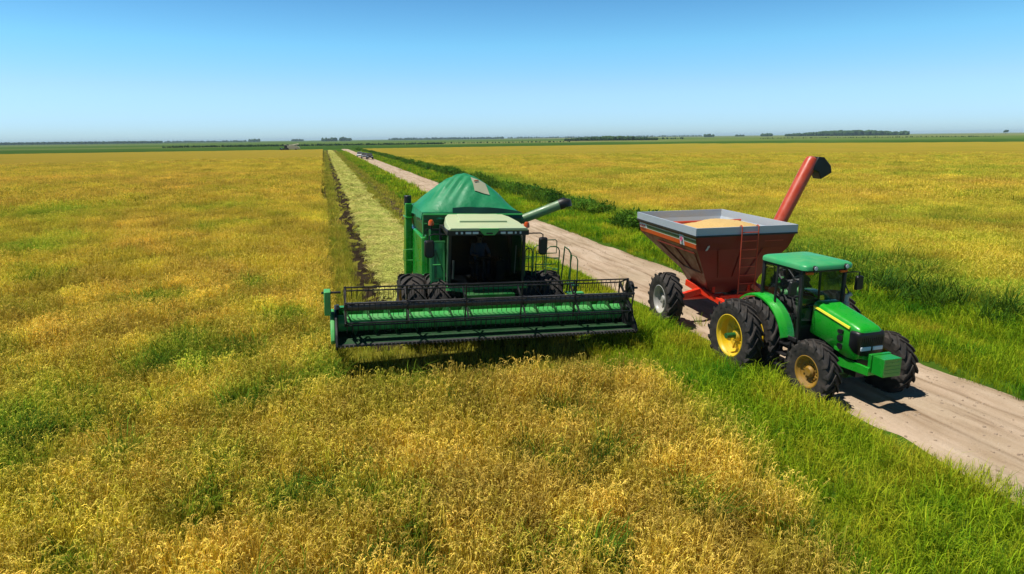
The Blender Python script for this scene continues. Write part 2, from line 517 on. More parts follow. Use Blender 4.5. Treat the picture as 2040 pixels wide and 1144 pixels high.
    ax.tube([(-0.85, 0, 0.62), (-0.35, 0, 0.64), (0.35, 0, 0.64), (0.85, 0, 0.62)], [0.10, 0.09, 0.09, 0.10], 10)
    ax.lathe([(-0.18, 0.0), (-0.16, 0.16), (0.16, 0.16), (0.18, 0)], (0, 0, 0.62), 16)
    for s in (-1, 1):
        ax.lathe([(s*0.74, 0.0), (s*0.74, 0.17), (s*0.88, 0.20), (s*0.94, 0.20), (s*0.94, 0)], (0, 0, 0.70), 16)
        ax.tube([(s*0.25, 0.18, 0.66), (s*0.85, 0.2, 0.68)], 0.022)
        ax.bar((s*0.52, -0.12, 0.74), (s*0.84, -0.10, 0.82), 0.10, 0.06)
    ax.build('front_axle', M['green_dark'], T)
    ra = MB()
    ra.tube([(-1.7, 2.25, 0.92), (1.7, 2.25, 0.92)], 0.07, 12)
    ra.tube([(-0.7, 2.25, 0.88), (-0.3, 2.25, 0.86), (0.3, 2.25, 0.86), (0.7, 2.25, 0.88)], [0.15, 0.2, 0.2, 0.15], 12)
    ra.build('rear_axle', M['green_dark'], T)
    wb = MB()
    wb.box(-0.225, 0.225, -1.10, -0.80, 0.86, 1.25)
    wb.box(-0.26, 0.26, -0.80, -0.72, 0.90, 1.265)
    for k in range(1, 5):
        wb.box(-0.226, 0.226, -1.106, -1.09, 0.86+0.078*k-0.006, 0.86+0.078*k+0.006)
    wb.build('front_weight_box', M['green'], T, bevel=0.014)
    # cab
    fy, by = 0.96, 2.34
    cf = MB()
    for s in (-1, 1):
        cf.bar((s*0.70, fy, 1.05), (s*0.735, fy+0.04, 2.70), 0.085, 0.085)
        cf.bar((s*0.785, by-0.55, 1.65), (s*0.755, by-0.55, 2.70), 0.05, 0.06)
        cf.bar((s*0.73, by, 1.70), (s*0.74, by-0.03, 2.70), 0.085, 0.085)
        cf.bar((s*0.735, fy+0.03, 2.665), (s*0.735, by-0.03, 2.665), 0.07, 0.07)
        cf.bar((s*0.745, fy, 1.06), (s*0.76, fy+0.8, 1.06), 0.06, 0.10)
        cf.bar((s*0.76, fy+0.78, 1.06), (s*0.775, by-0.55, 1.70), 0.05, 0.06)
        cf.bar((s*0.775, by-0.55, 1.72), (s*0.73, by, 1.72), 0.06, 0.10)
    cf.bar((-0.73, fy+0.03, 2.66), (0.73, fy+0.03, 2.66), 0.08, 0.08)
    cf.bar((-0.73, by-0.03, 2.66), (0.73, by-0.03, 2.66), 0.08, 0.08)
    cf.bar((-0.73, by, 1.72), (0.73, by, 1.72), 0.08, 0.10)
    cf.bar((-0.70, fy, 1.36), (0.70, fy, 1.36), 0.05, 0.08)
    cf.box(-0.72, 0.72, fy, by, 0.98, 1.05)
    cf.box(-0.70, 0.70, fy+0.02, fy+0.20, 1.05, 1.50)
    cab = cf.build('cab', M['steel_black'], T, bevel=0.012)
    cab.scale = (0.82, 1.0, 1.03)
    cab.location.x = -0.07
    g = MB()
    g.add([(-0.67, fy-0.01, 1.40), (0.67, fy-0.01, 1.40), (0.70, fy+0.03, 2.63), (-0.70, fy+0.03, 2.63)], [(0, 1, 2, 3)])
    g.build('windscreen', M['glass'], cab, fix=False)
    for s in (-1, 1):
        g = MB()
        g.add([(s*0.765, fy+0.05, 1.10), (s*0.785, fy+0.74, 1.10), (s*0.79, by-0.58, 1.72), (s*0.76, by-0.58, 2.63), (s*0.75, fy+0.06, 2.63)], [(0, 1, 2, 3, 4)])
        d = g.build('door', M['glass'], cab, fix=False)
        MB().bar((s*0.80, fy+0.16, 1.50), (s*0.80, fy+0.16, 1.66), 0.03, 0.04).build('door_handle', M['black'], cab)
        g = MB()
        g.add([(s*0.775, by-0.5, 1.78), (s*0.745, by-0.03, 1.78), (s*0.75, by-0.05, 2.63), (s*0.765, by-0.5, 2.63)], [(0, 1, 2, 3)])
        g.build('side_window', M['glass'], cab, fix=False)
    g = MB()
    g.add([(-0.69, by+0.01, 1.78), (0.69, by+0.01, 1.78), (0.70, by-0.02, 2.63), (-0.70, by-0.02, 2.63)], [(0, 1, 2, 3)])
    g.build('rear_window', M['glass'], cab, fix=False)
    rs = []
    for (i, (inset, z)) in enumerate(((0.05, 2.685), (0.0, 2.70), (0.0, 2.775), (0.02, 2.805), (0.07, 2.83), (0.30, 2.868), (0.62, 2.90))):
        sec = []
        hx, hy, rr = 0.835-inset, 0.80-inset, max(0.05, 0.15-inset*0.1)
        for (sx, sy, a0) in ((1, 1, 0), (-1, 1, 90), (-1, -1, 180), (1, -1, 270)):
            for k in range(6):
                a = R(a0+90*k/5)
                r_ = min(rr, hx, hy)
                sec.append((sx*(hx-r_)+r_*math.cos(a), 1.60+sy*(hy-r_)+r_*math.sin(a), z+0.03*(0.5-abs(sy*(hy-r_)+r_*math.sin(a)))*0))
        rs.append(sec)
    rf = MB().loft(rs).build('roof', M['green_roof'], cab, ang=60)
    for s in (-1, 1):
        l = MB()
        l.lathe([(-0.045, 0.0), (-0.045, 0.055), (0.02, 0.06), (0.05, 0.03), (0.05, 0)], (0, 0, 0), 14, 'Y')
        l.box(-0.015, 0.015, -0.01, 0.03, -0.10, -0.04)
        lo = l.build('work_light', M['black'], T, loc=(-0.07+s*0.43, 0.80, 2.835))
        MB().lathe([(-0.052, 0.0), (-0.052, 0.045), (-0.046, 0.048)], (0, 0, 0), 14, 'Y').build('lens', M['lamp'], lo)
        MB().box(-0.10, 0.10, -0.03, 0.03, -0.03, 0.03).build('indicator', M['amber'], T, bevel=0.012, loc=(-0.07+s*0.47, 0.90, 2.70))
        a = MB()
        a.tube([(-0.07+s*0.60, fy, 2.64), (-0.07+s*0.80, fy-0.08, 2.66), (-0.07+s*0.92, fy-0.08, 2.64), (-0.07+s*0.92, fy-0.08, 2.52)], 0.014)
        mo = a.build('mirror_arm', M['black'], T)
        MB().loft([rrect(0.085, 2.24, 2.54, fy-0.13, 0.04, xc=-0.07+s*0.92), rrect(0.095, 2.22, 2.56, fy-0.10, 0.04, xc=-0.07+s*0.92), rrect(0.095, 2.22, 2.56, fy-0.06, 0.04, xc=-0.07+s*0.92)]).build('mirror', M['black'], mo)
    # inside
    se = MB()
    se.box(-0.25, 0.25, 1.62, 2.08, 1.30, 1.44)
    se.prism([(2.0, 1.42), (2.1, 1.42), (2.22, 2.10), (2.12, 2.12)], -0.24, 0.24)
    se.box(-0.18, 0.18, 1.68, 2.04, 1.05, 1.30)
    se.build('seat', M['seat'], cab, bevel=0.03)
    sw = MB()
    ring = [(0.19*math.cos(2*math.pi*k/20), 1.38+0.18*math.sin(2*math.pi*k/20), 1.72-0.10*math.sin(2*math.pi*k/20)) for k in range(21)]
    sw.tube(ring, 0.016, 6, cap=False)
    sw.tube([(0, 1.38, 1.71), (0, 1.20, 1.35)], 0.03)
    sw.bar((-0.18, 1.38, 1.715), (0.18, 1.38, 1.715), 0.025)
    sw.build('steering_wheel', M['black'], cab)
    da = MB()
    da.prism([(1.0, 1.38), (1.22, 1.38), (1.16, 1.74), (1.0, 1.80)], -0.30, 0.30)
    da.build('dashboard', M['black'], cab, bevel=0.02)
    # fenders over the inner rear wheels
    for s in (-1, 1):
        secs = []
        for k in range(17):
            a = R(12+122*k/16)       # from the front round over the top
            y, z = 2.25-1.06*math.cos(a), 0.88+1.06*math.sin(a)
            yi, zi = 2.25-1.025*math.cos(a), 0.88+1.025*math.sin(a)
            x0, x1 = 0.56, 0.90
            secs.append([(s*x0, y, z), (s*(x1-0.05), y, z), (s*x1, yi*0.6+y*0.4, zi*0.6+z*0.4), (s*x1, yi+0.0, zi-0.03), (s*(x1-0.02), yi, zi-0.03), (s*(x1-0.05), yi, zi), (s*x0, yi, zi)])
        MB().loft(secs).build('fender', M['tractor_green'], T, ang=40)
    for s in (-1, 1):
        pn = MB()
        pn.prism([(1.32, 1.0), (2.9, 1.0), (2.9, 1.62), (2.55, 1.80), (1.75, 1.74), (1.45, 1.45)], s*0.60, s*0.625)
        pn.build('fender_side', M['green_dark'], T)
        stp = MB()
        for (z, x) in ((0.42, 0.98), (0.70, 0.93), (0.95, 0.88)):
            stp.box(min(s*0.62, s*x), max(s*0.62, s*x), 1.02, 1.34, z, z+0.03)
        stp.bar((s*0.90, 1.02, 0.40), (s*0.80, 1.02, 1.05), 0.03, 0.05)
        stp.bar((s*0.90, 1.34, 0.40), (s*0.80, 1.34, 1.05), 0.03, 0.05)
        stp.build('step', M['steel_black'], T)
        tk = MB()
        tk.loft([rrect(0.16, 0.55, 1.0, 0.62, 0.08, xc=s*0.52), rrect(0.17, 0.53, 1.02, 0.66, 0.09, xc=s*0.52), rrect(0.17, 0.53, 1.02, 1.0, 0.09, xc=s*0.52)])
        tk.build('fuel_tank', M['steel_black'], T)
        MB().tube([(-0.07+s*0.66, fy-0.10, 1.25), (-0.07+s*0.70, fy-0.10, 1.6), (-0.07+s*0.67, fy-0.06, 2.2), (-0.07+s*0.61, fy, 2.35)], 0.016).build('grab_rail', M['black'], T)
    ex = MB()
    ex.tube([(0.50, 0.83, 1.5), (0.50, 0.83, 1.95)], 0.075, 14)
    ex.tube([(0.50, 0.83, 1.93), (0.52, 0.83, 2.10), (0.60, 0.80, 2.16)], [0.05, 0.05, 0.05], 12)
    ex.build('exhaust', M['silver'], T)
    hi = MB()
    hi.bar((0, 2.5, 0.60), (0, 3.25, 0.55), 0.09, 0.05)
    for s in (-1, 1):
        hi.bar((s*0.28, 2.5, 0.62), (s*0.38, 3.1, 0.66), 0.05, 0.07)
        hi.bar((s*0.22, 2.4, 1.25), (s*0.38, 3.0, 1.22), 0.06, 0.06)
        hi.tube([(s*0.38, 3.0, 1.20), (s*0.36, 2.95, 0.70)], 0.025)
    hi.build('hitch', M['steel_black'], T)
make_tractor(TR)

# ================================================================== GRAIN CART
CT = thing('grain_cart', 'red funnel-shaped grain cart with a galvanised rim hitched behind the green tractor', 'grain cart', (12.02, 16.5, 0), (0, 0, R(-4.7)))
def make_cart(T):
    W, L = 1.665, 4.5
    z2, z1, zb = 2.90, 2.46, 1.55         # under the rim, foot of the upright band, bottom of the funnel
    bx0, bx1, by0, by1 = -1.12, 0.72, 0.30, 2.0
    def ring(x0, x1, y0, y1, z):
        return [(x0, y0, z), (x1, y0, z), (x1, y1, z), (x0, y1, z)]
    mid = (-W+0.10, W-0.22, 0.05, L-0.10, z1)
    outer = [ring(-W+0.02, W-0.02, 0.0, L, z2), ring(*mid), ring(bx0, bx1, by0, by1, zb), ring(bx0+0.25, bx1-0.25, by0+0.2, by1-0.25, 1.02)]
    inner = [ring(bx0+0.1, bx1-0.1, by0+0.1, by1-0.1, zb+0.05), ring(mid[0]+0.04, mid[1]-0.04, mid[2]+0.04, mid[3]-0.04, z1+0.02), ring(-W+0.06, W-0.06, 0.04, L-0.04, z2)]
    h = MB()
    h.loft(list(reversed(outer))+list(reversed(inner)), caps=True)
    hop = h.build('hopper', M['maroon'], T, smooth=False)
    # raised edge strips and recessed-look panel frames on the funnel's left face
    pr = MB()
    def lf(u, v, out=0.0):      # left face of the funnel: u from front to rear, v down
        a = Vector((mid[0], mid[2], z1)).lerp(Vector((mid[0], mid[3], z1)), u)
        b = Vector((bx0, by0, zb)).lerp(Vector((bx0, by1, zb)), u)
        n = (Vector((bx0, by0, zb))-Vector((mid[0], mid[2], z1))).cross(Vector((0, 1, 0))).normalized()
        if n.x > 0: n = -n
        return a.lerp(b, v)+n*out
    fl = [lf(0.06, 0.14), lf(0.74, 0.14), lf(0.62, 0.84), lf(0.06, 0.84)]
    for i in range(4):
        pr.bar(fl[i], fl[(i+1) % 4], 0.05, 0.04)
    pr.bar(lf(0.4, 0.14), lf(0.36, 0.84), 0.04, 0.05)
    for x in (-0.9, -0.1, 0.6):
        t = (x+1.6)/3.1
        pr.bar((mid[0]+t*(mid[1]-mid[0]), mid[2]-0.012, z1), (bx0+t*(bx1-bx0), by0-0.012, zb), 0.04, 0.04)
    for s, xx, bb in ((1, mid[1], bx1),):
        for t in (0.2, 0.5, 0.8):
            pr.bar((xx+0.01, mid[2]+t*(mid[3]-mid[2]), z1), (bb+0.01, by0+t*(by1-by0), zb), 0.05, 0.05)
    pr.build('stiffener', M['maroon'], hop, bevel=0.006)
    rm = MB()
    zt = 3.14
    o = [ring(-W, W, -0.02, L+0.02, z2), ring(-W-0.005, W+0.005, -0.025, L+0.025, zt), ring(-W+0.045, W-0.045, 0.02, L-0.02, zt), ring(-W+0.065, W-0.065, 0.045, L-0.045, z2), ring(-W+0.17, W-0.29, 0.115, L-0.165, z1+0.03)]
    rm.loft(o, caps=False)
    rim = rm.build('rim', M['galv'], T, smooth=False)
    sm = MB()
    for s in (-1, 1):
        sm.bar((s*(W+0.004), -0.03, z2-0.01), (s*(W+0.004), L+0.03, z2-0.01), 0.03, 0.05)
    sm.bar((-W, -0.03, z2-0.01), (W, -0.03, z2-0.01), 0.03, 0.05)
    sm.build('rim_seam', M['steel_black'], rim)
    # the striped band on the left side: from the top white line, green, white line, orange
    def band(x_in, za, zb_, y0, y1, mt, nm, out=0.006, par=hop):
        b = MB()
        def X(z): return -W+0.02+(z2-z)/(z2-z1)*0.08-out
        b.add([(X(za), y0, za), (X(za), y1, za), (X(zb_), y1, zb_), (X(zb_), y0, zb_), (X(za)+0.02, y0, za), (X(za)+0.02, y1, za), (X(zb_)+0.02, y1, zb_), (X(zb_)+0.02, y0, zb_)],
              [(0, 1, 2, 3), (7, 6, 5, 4), (0, 4, 5, 1), (1, 5, 6, 2), (2, 6, 7, 3), (3, 7, 4, 0)])
        return b.build(nm, mt, par, smooth=False)
    band(0, 2.80, 2.765, 0.06, 3.75, M['cream'], 'stripe')
    band(0, 2.765, 2.66, 0.06, 3.75, M['olive'], 'stripe')
    band(0, 2.66, 2.635, 0.06, 3.75, M['cream'], 'stripe')
    band(0, 2.635, 2.50, 0.10, 4.35, M['orange'], 'stripe')
    lg = band(0, 2.80, 2.635, 3.75, 4.38, M['white'], 'nameplate')
    pm = MB()
    for (y, z, hh) in ((3.88, 2.715, 0.07), (3.98, 2.70, 0.05), (4.06, 2.715, 0.07), (4.15, 2.705, 0.05), (4.24, 2.705, 0.05)):
        pm.box(-W+0.02, -W+0.028, y, y+0.055, z-hh/2, z+hh/2)
        pm.box(-W+0.02, -W+0.028, y, y+0.075, z-hh/2, z-hh/2+0.012)
    pm.build('lettering', M['maroon'], lg)
    sk = band(0, 2.82, 2.50, 0.86, 1.14, M['white'], 'sticker', out=0.014)
    pk = MB()
    pk.lathe([(-W+0.038, 0.075), (-W+0.022, 0.075), (-W+0.022, 0.05), (-W+0.038, 0.05)], (0, 1.0, 2.68), 20)
    pk.box(-W+0.03, -W+0.04, 0.95, 1.05, 2.665, 2.69)
    pk.box(-W+0.03, -W+0.04, 0.985, 1.015, 2.64, 2.72)
    pk.build('sticker_emblem', M['pink'], sk)
    # white tag on the dark front wall, a faint line of small letters right of the ladder
    tg = MB()
    def fy(z): return mid[2]+(z1-z)/(z1-zb)*(by0-mid[2]) if z < z1 else (z2-z)/(z2-z1)*0.05
    for (x, z) in ((-1.265, 2.56), (-1.30, 2.49)):
        tg.add([(x, fy(z)-0.02, z-0.045), (x+0.07, fy(z)-0.02, z-0.02), (x+0.085, fy(z)-0.02, z+0.045), (x+0.02, fy(z)-0.02, z+0.02),
                (x, fy(z)+0.02, z-0.045), (x+0.07, fy(z)+0.02, z-0.02), (x+0.085, fy(z)+0.02, z+0.045), (x+0.02, fy(z)+0.02, z+0.02)],
               [(0, 1, 2, 3), (7, 6, 5, 4), (0, 4, 5, 1), (1, 5, 6, 2), (2, 6, 7, 3), (3, 7, 4, 0)])
    tg.build('tag', M['cream'], hop)
    lt = MB()
    for k in range(14):
        x = 0.62+k*0.045
        lt.box(x, x+0.03, 0.018, 0.03, 2.665, 2.69)
    lt.build('small_lettering', M['auger_red'], hop)
    ld = MB()
    for x in (-0.22, 0.32):
        ld.tube([(x, -0.07, 1.05), (x, -0.09, 2.4), (x, -0.09, 3.05), (x, -0.085, 3.14), (x, -0.02, 3.18), (x, 0.05, 3.14)], 0.018, 8)
    for k in range(8):
        z = 1.15+k*0.26
        ld.tube([(-0.22, -0.085, z), (0.32, -0.085, z)], 0.014, 6)
    ld.build('ladder', M['auger_red'], T)
    br = MB()
    br.tube([(-W+0.05, 1.5, 2.86), (0.2, 1.5, 2.80), (W-0.05, 1.5, 2.86)], 0.045, 8)
    br.tube([(-W+0.05, 3.1, 2.90), (W-0.05, 3.1, 2.90)], 0.045, 8)
    br.tube([(-0.85, 1.5, 2.84), (-0.85, 3.1, 2.90)], 0.04, 8)
    br.build('cross_brace', M['auger_red'], T)
    # unloading auger
    a0, a1 = Vector((0.95, 1.45, 0.85)), Vector((3.25, 1.85, 4.92))
    au = MB()
    d = (a1-a0).normalized()
    au.tube([a0, a0.lerp(a1, 0.42), a0.lerp(a1, 0.421), a0.lerp(a1, 0.44), a0.lerp(a1, 0.441), a1-d*0.04, a1+d*0.10, a1+d*0.16], [0.215, 0.215, 0.26, 0.26, 0.215, 0.215, 0.19, 0.10], 24)
    aug = au.build('unloading_auger', M['auger_red'], T, ang=45)
    sp = MB()
    b0 = a1-d*0.16+Vector((0.10, 0, 0.10))
    secs = []
    for (off, hw, hh) in (((0.0, 0, 0.0), 0.21, 0.23), ((0.20, 0, -0.04), 0.22, 0.25), ((0.36, 0, -0.20), 0.22, 0.24), ((0.44, 0, -0.42), 0.21, 0.22)):
        c = b0+Vector(off)
        nd = Vector((0.8, 0, -0.35)) if off[0] < 0.3 else Vector((0.45, 0, -0.85))
        nd.normalize()
        uu = nd.cross(Vector((0, 1, 0))).normalized()
        secs.append([tuple(c+Vector((0, 1, 0))*hw+uu*hh), tuple(c-Vector((0, 1, 0))*hw+uu*hh), tuple(c-Vector((0, 1, 0))*hw-uu*hh), tuple(c+Vector((0, 1, 0))*hw-uu*hh)])
    sp.loft(secs).build('spout', M['black'], aug, bevel=0.02)
    # running gear
    fr = MB()
    for s, hx in ((-1, -0.95), (1, 0.62)):
        fr.bar((s*1.05, 1.62, 1.14), (s*0.86, 0.1, 0.96), 0.14, 0.20)
        fr.bar((s*0.86, 0.12, 0.96), (-0.62+s*0.10, -1.95, 0.66), 0.13, 0.18)
    fr.bar((-1.08, 1.55, 1.12), (1.08, 1.55, 1.12), 0.16, 0.16)
    fr.bar((-0.90, 0.12, 0.96), (0.90, 0.12, 0.96), 0.10, 0.14)
    fr.bar((-0.62, -1.80, 0.66), (-0.66, -2.35, 0.60), 0.16, 0.10)
    for x in (-0.75, 0.45):
        fr.bar((x, 0.5, 1.0), (x, 0.45, 1.55), 0.10, 0.12)
        fr.bar((x, 1.6, 1.05), (x, 1.8, 1.55), 0.10, 0.12)
    fr.build('chassis', M['red'], T, bevel=0.01)
    ax = MB()
    ax.tube([(-2.1, 0.80, 0.84), (2.1, 0.80, 0.84)], 0.07, 12)
    for s in (-1, 1):
        ax.bar((s*1.86, 0.80, 0.85), (s*1.02, 0.80, 1.04), 0.16, 0.18)
    ax.build('axle', M['red'], T, bevel=0.01)
    for s in (-1, 1):
        make_wheel('wheel', T, (s*2.16, 0.80, 0.84), 0.84, 0.50, 0.44, 17, s, M['silver'], 0.055, 0.02, 0.12)
    jk = MB()
    jk.tube([(-0.80, -1.5, 0.30), (-0.80, -1.5, 1.05)], 0.04, 8)
    jk.box(-0.88, -0.72, -1.58, -1.42, 0.28, 0.31)
    jk.build('jack_stand', M['steel_black'], T)
    tr = MB()
    tr.bar((0.2, -2.9, 0.72), (0.0, 0.4, 0.80), 0.08, 0.08)
    tr.lathe([(-0.3, 0.0), (-0.3, 0.22), (0.3, 0.22), (0.3, 0.0)], (0.0, 0.6, 0.86), 16, 'Y')
    tr.build('drive_shaft', M['steel_black'], T)
make_cart(CT)
def make_grain():
    n = 34
    W, L = 1.60, 4.40
    vs, fs = [], []
    for j in range(n+1):
        for i in range(n+1):
            x = -1.50+2.89*i/n
            y = 0.10+4.24*j/n
            d = math.hypot((x-0.25)/1.25, (y-1.7)/1.5)
            z = 2.50+0.74*max(0, 1-d*0.50)+0.05*noise.noise(Vector((x*2.2, y*2.2, 0)))+0.025*noise.noise(Vector((x*8, y*8, 3)))
            vs.append((x, y, min(z, 3.09)))
    for j in range(n):
        for i in range(n):
            a = j*(n+1)+i
            fs.append((a, a+1, a+n+2, a+n+1))
    me = MB().add(vs, fs)
    mt = paint('paddy_grain', (0.62, 0.42, 0.15), 0.8, 0.6, (0.5, 0.30, 0.09), bump=0.8, scale=14)
    g = me.build('grain_heap', mt, None)
    g.location = CT.location
    g.rotation_euler = CT.rotation_euler
    tag(g, 'heap of pale golden grain filling the red cart up to its rim', 'grain')
make_grain()

# ================================================================== COMBINE HARVESTER (faces -Y, leaning a little to its left wheel rut)
CB = thing('combine_harvester', 'large green combine harvester with a tarpaulin-covered grain tank and a wide reel header', 'combine harvester', (4.05, 18.0, 0), (0, R(2.4), 0))
def tarp_pt(u, v):
    x = 1.53*u
    y = 2.55+1.45*v
    f = (1-abs(u)**1.55)*(1-abs(v)**1.6)
    f = f**0.82
    q = (x+0.5)*0.75-(y-2.0)*0.65
    band = math.exp(-((u+0.28)/0.30)**2)*math.exp(-((v+0.35)/0.40)**2)
    wr = 0.03*noise.noise(Vector((x*1.4+2, y*1.7, 0.3)))+0.042*band*math.sin(24*q)+0.022*math.sin(9*(x*0.8-y*0.3)+2*noise.noise(Vector((x, y, 4))))*(1-f)*(0.4+abs(v))
    return Vector((x*(1-0.04*f), y, 3.60+1.12*f+wr*min(1, 4*f)))
def make_combine(T):
    for s in (-1, 1):
        make_wheel('front_wheel', T, (s*2.02, 0, 0.99), 0.99, 0.66, 0.55, 18, s, M['yellow_old'], 0.06, -0.05, 0.16)
        make_wheel('front_wheel', T, (s*1.32, 0, 0.99), 0.99, 0.62, 0.55, 18, s, M['yellow_old'], 0.06, 0.0, 0.16)
        make_wheel('rear_wheel', T, (s*1.15, 3.9, 0.62), 0.62, 0.42, 0.34, 16, s, M['yellow_old'], 0.045, 0.0, 0.12)
    ax = MB()
    ax.tube([(-2.2, 0, 0.99), (2.2, 0, 0.99)], 0.10, 12)
    ax.box(-0.98, 0.98, -0.2, 0.2, 0.78, 1.20)
    ax.build('front_axle', M['green_dark'], T)
    MB().tube([(-1.3, 3.9, 0.62), (1.3, 3.9, 0.62)], 0.08, 10).build('rear_axle', M['green_dark'], T)
    # body: threshing hull, side shields, straw hood at the rear
    b = MB()
    b.frustum((-0.95, 0.95, 0.25, 4.9, 0.95), (-1.45, 1.45, 0.35, 5.3, 1.75))
    b.frustum((-1.45, 1.45, 0.95, 5.3, 1.75), (-1.45, 1.45, 0.95, 5.2, 2.95))
    b.loft([[(x, y, z) for (y, z) in ((4.9, 1.0), (5.3, 1.7), (5.2, 2.9), (5.9, 2.4), (6.3, 1.6), (5.9, 1.0))] for x in (-0.85, 0.85)])
    body = b.build('body', M['green'], T, smooth=False, bevel=0.02)
    for s in (-1, 1):
        MB().loft([[(s*1.452, 1.0, 1.30), (s*1.452, 5.0, 1.25), (s*1.452, 5.0, 2.9), (s*1.452, 1.0, 2.9)], [(s*1.56, 1.05, 1.38), (s*1.56, 4.9, 1.33), (s*1.56, 4.9, 2.85), (s*1.56, 1.05, 2.85)]]).build('side_shield', M['green'], body, smooth=False, bevel=0.02)
    # grain tank
    t = MB()
    t.frustum((-1.50, 1.50, 1.05, 4.05, 2.95), (-1.54, 1.54, 1.05, 4.05, 3.30))
    t.box(-1.54, 1.54, 1.05, 4.05, 3.302, 3.56)
    tank = t.build('grain_tank', M['green_dark'], T, smooth=False, bevel=0.012)
    rl = MB()
    rl.tube([(-1.53, 1.0, 3.56), (1.54, 1.0, 3.56)], 0.028, 8)
    rl.tube([(-1.53, 1.0, 3.28), (-1.05, 1.0, 3.28)], 0.024, 8)
    rl.tube([(-1.53, 0.98, 3.56), (-1.53, 0.98, 2.9)], 0.022, 8)
    rl.build('tank_rail', M['green_mint'], tank)
    n, mm = 72, 64
    tp = MB()
    vs = [tarp_pt(-1+2*i/n, -1+2*j/mm) for j in range(mm+1) for i in range(n+1)]
    fs = [(j*(n+1)+i, j*(n+1)+i+1, (j+1)*(n+1)+i+1, (j+1)*(n+1)+i) for j in range(mm) for i in range(n)]
    tp.add(vs, fs)
    tarp = tp.build('tarpaulin', M['tarp'], T, ang=80)
    hm = MB()      # hanging hem, slightly wavy
    per = [(-1+2*k/30, -1) for k in range(30)]+[(1, -1+2*k/24) for k in range(24)]+[(1-2*k/30, 1) for k in range(30)]+[(-1, 1-2*k/24) for k in range(24)]
    top, bot = [], []
    for (u, v) in per:
        p = tarp_pt(u, v)
        du, dv = (u if abs(u) == 1 else 0), (v if abs(v) == 1 else 0)
        wv = 0.02*math.sin(9*(u+v)*2)
        top.append((p.x+du*0.012, p.y+dv*0.012, p.z+0.015))
        bot.append((p.x+du*(0.05+wv), p.y+dv*(0.05+wv), 3.40+0.02*math.sin(5*u+8*v)))
    hm.loft([top, bot], caps=False)
    hm.build('hem', M['tarp'], tarp, ang=80)
    fm = MB()      # strip along the front hem, its shade put into a darker green
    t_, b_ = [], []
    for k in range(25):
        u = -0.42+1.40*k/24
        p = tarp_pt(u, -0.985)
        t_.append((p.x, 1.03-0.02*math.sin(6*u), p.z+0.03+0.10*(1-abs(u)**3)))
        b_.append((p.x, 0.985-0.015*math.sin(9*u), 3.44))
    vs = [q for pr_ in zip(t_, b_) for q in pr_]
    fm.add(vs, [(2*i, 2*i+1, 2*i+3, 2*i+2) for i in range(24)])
    fm.build('front_hem', M['tarp_hem_shade'], tarp, ang=80)
    pa = MB()
    q = 8
    vs = []
    for j in range(q+1):
        for i in range(q+1):
            p = tarp_pt(0.10+0.32*i/q, -0.66+0.42*j/q)
            vs.append(p+Vector((0, -0.012, 0.02)))
    pa.add(vs, [(j*(q+1)+i, j*(q+1)+i+1, (j+1)*(q+1)+i+1, (j+1)*(q+1)+i) for j in range(q) for i in range(q)])
    pt = pa.build('tarpaulin_window', M['patch'], tarp)
    rk = MB()
    rk.tube([tarp_pt(0.14+0.11*k/5, -0.42+0.10*k/5)+Vector((0, -0.03, 0.045)) for k in range(6)], 0.018, 6)
    rk.build('red_streak', M['auger_red'], pt)
    # elevator and exhaust at the rear of the right-hand side
    ev = MB()
    ev.box(-1.78, -1.57, 3.2, 3.75, 1.0, 3.68)
    ev.box(-1.80, -1.55, 3.15, 3.80, 3.20, 3.25)
    ev.build('grain_elevator', M['green'], T, bevel=0.02)
    MB().tube([(-1.68, 3.45, 3.6), (-1.68, 3.45, 3.92)], 0.12, 14).build('elevator_cap', M['black'], T, bevel=0.02)
    # side panel left of the cab, leaning back to catch sun, its lit look put into pale greens
    sp = MB()
    yb = -0.42
    sp.hexa([(-1.50, yb, 1.77), (-1.13, yb, 1.77), (-1.50, yb+0.30, 1.77), (-1.13, yb+0.30, 1.77), (-1.50, yb+0.16, 2.92), (-1.13, yb+0.16, 2.92), (-1.50, yb+0.30, 2.92), (-1.13, yb+0.30, 2.92)])
    spn = sp.build('side_panel', M['green_mint'], T, bevel=0.015)
    def py(z): return yb+0.16*(z-1.77)/1.15-0.012
    d2 = MB()
    d2.bar((-1.38, py(1.92), 1.92), (-1.38, py(2.72), 2.72), 0.07, 0.02)
    d2.bar((-1.36, py(2.68), 2.68), (-1.16, py(2.10), 2.10), 0.035, 0.02)
    d2.bar((-1.42, py(1.90), 1.90), (-1.18, py(1.94), 1.94), 0.05, 0.02)
    d2.build('panel_recess_shade', M['green_dark'], spn)  # dark green bars on the panel, standing in for recess shade
    d3 = MB()
    d3.tube([(-1.46, py(2.3)-0.02, 2.30), (-1.24, py(2.3)-0.02, 2.30)], 0.018, 6)
    d3.bar((-1.145, py(1.8)-0.012, 1.80), (-1.145, py(2.92)-0.012, 2.92), 0.05, 0.03)
    d3.bar((-1.52, py(1.7)-0.012, 1.70), (-1.52, py(3.3)-0.012, 3.28), 0.05, 0.03)
    d3.bar((-1.54, py(2.93)-0.02, 2.935), (-1.10, py(2.93)-0.02, 2.935), 0.04, 0.05)
    d3.build('panel_edge', M['green_pale'], spn)
    # platform under the cab
    dk = MB()
    dk.box(-1.55, -1.10, -0.55, 1.0, 1.66, 1.76)
    dk.box(-1.10, 1.25, -0.72, 1.0, 1.62, 1.74)
    dk.box(1.26, 2.32, -0.30, 1.0, 1.64, 1.72)
    dk.build('platform', M['green_mint'], T, bevel=0.012)
    sk = MB()       # curved skirt below the cab's left corner
    secs = []
    for k in range(10):
        t = k/9
        x = -1.14+0.85*t
        z = 1.72-0.20*t*t
        secs.append([(x, -0.74-0.06*t, z), (x, -0.70, z-0.02), (x, -0.70, z-0.10), (x, -0.77-0.06*t, z-0.085)])
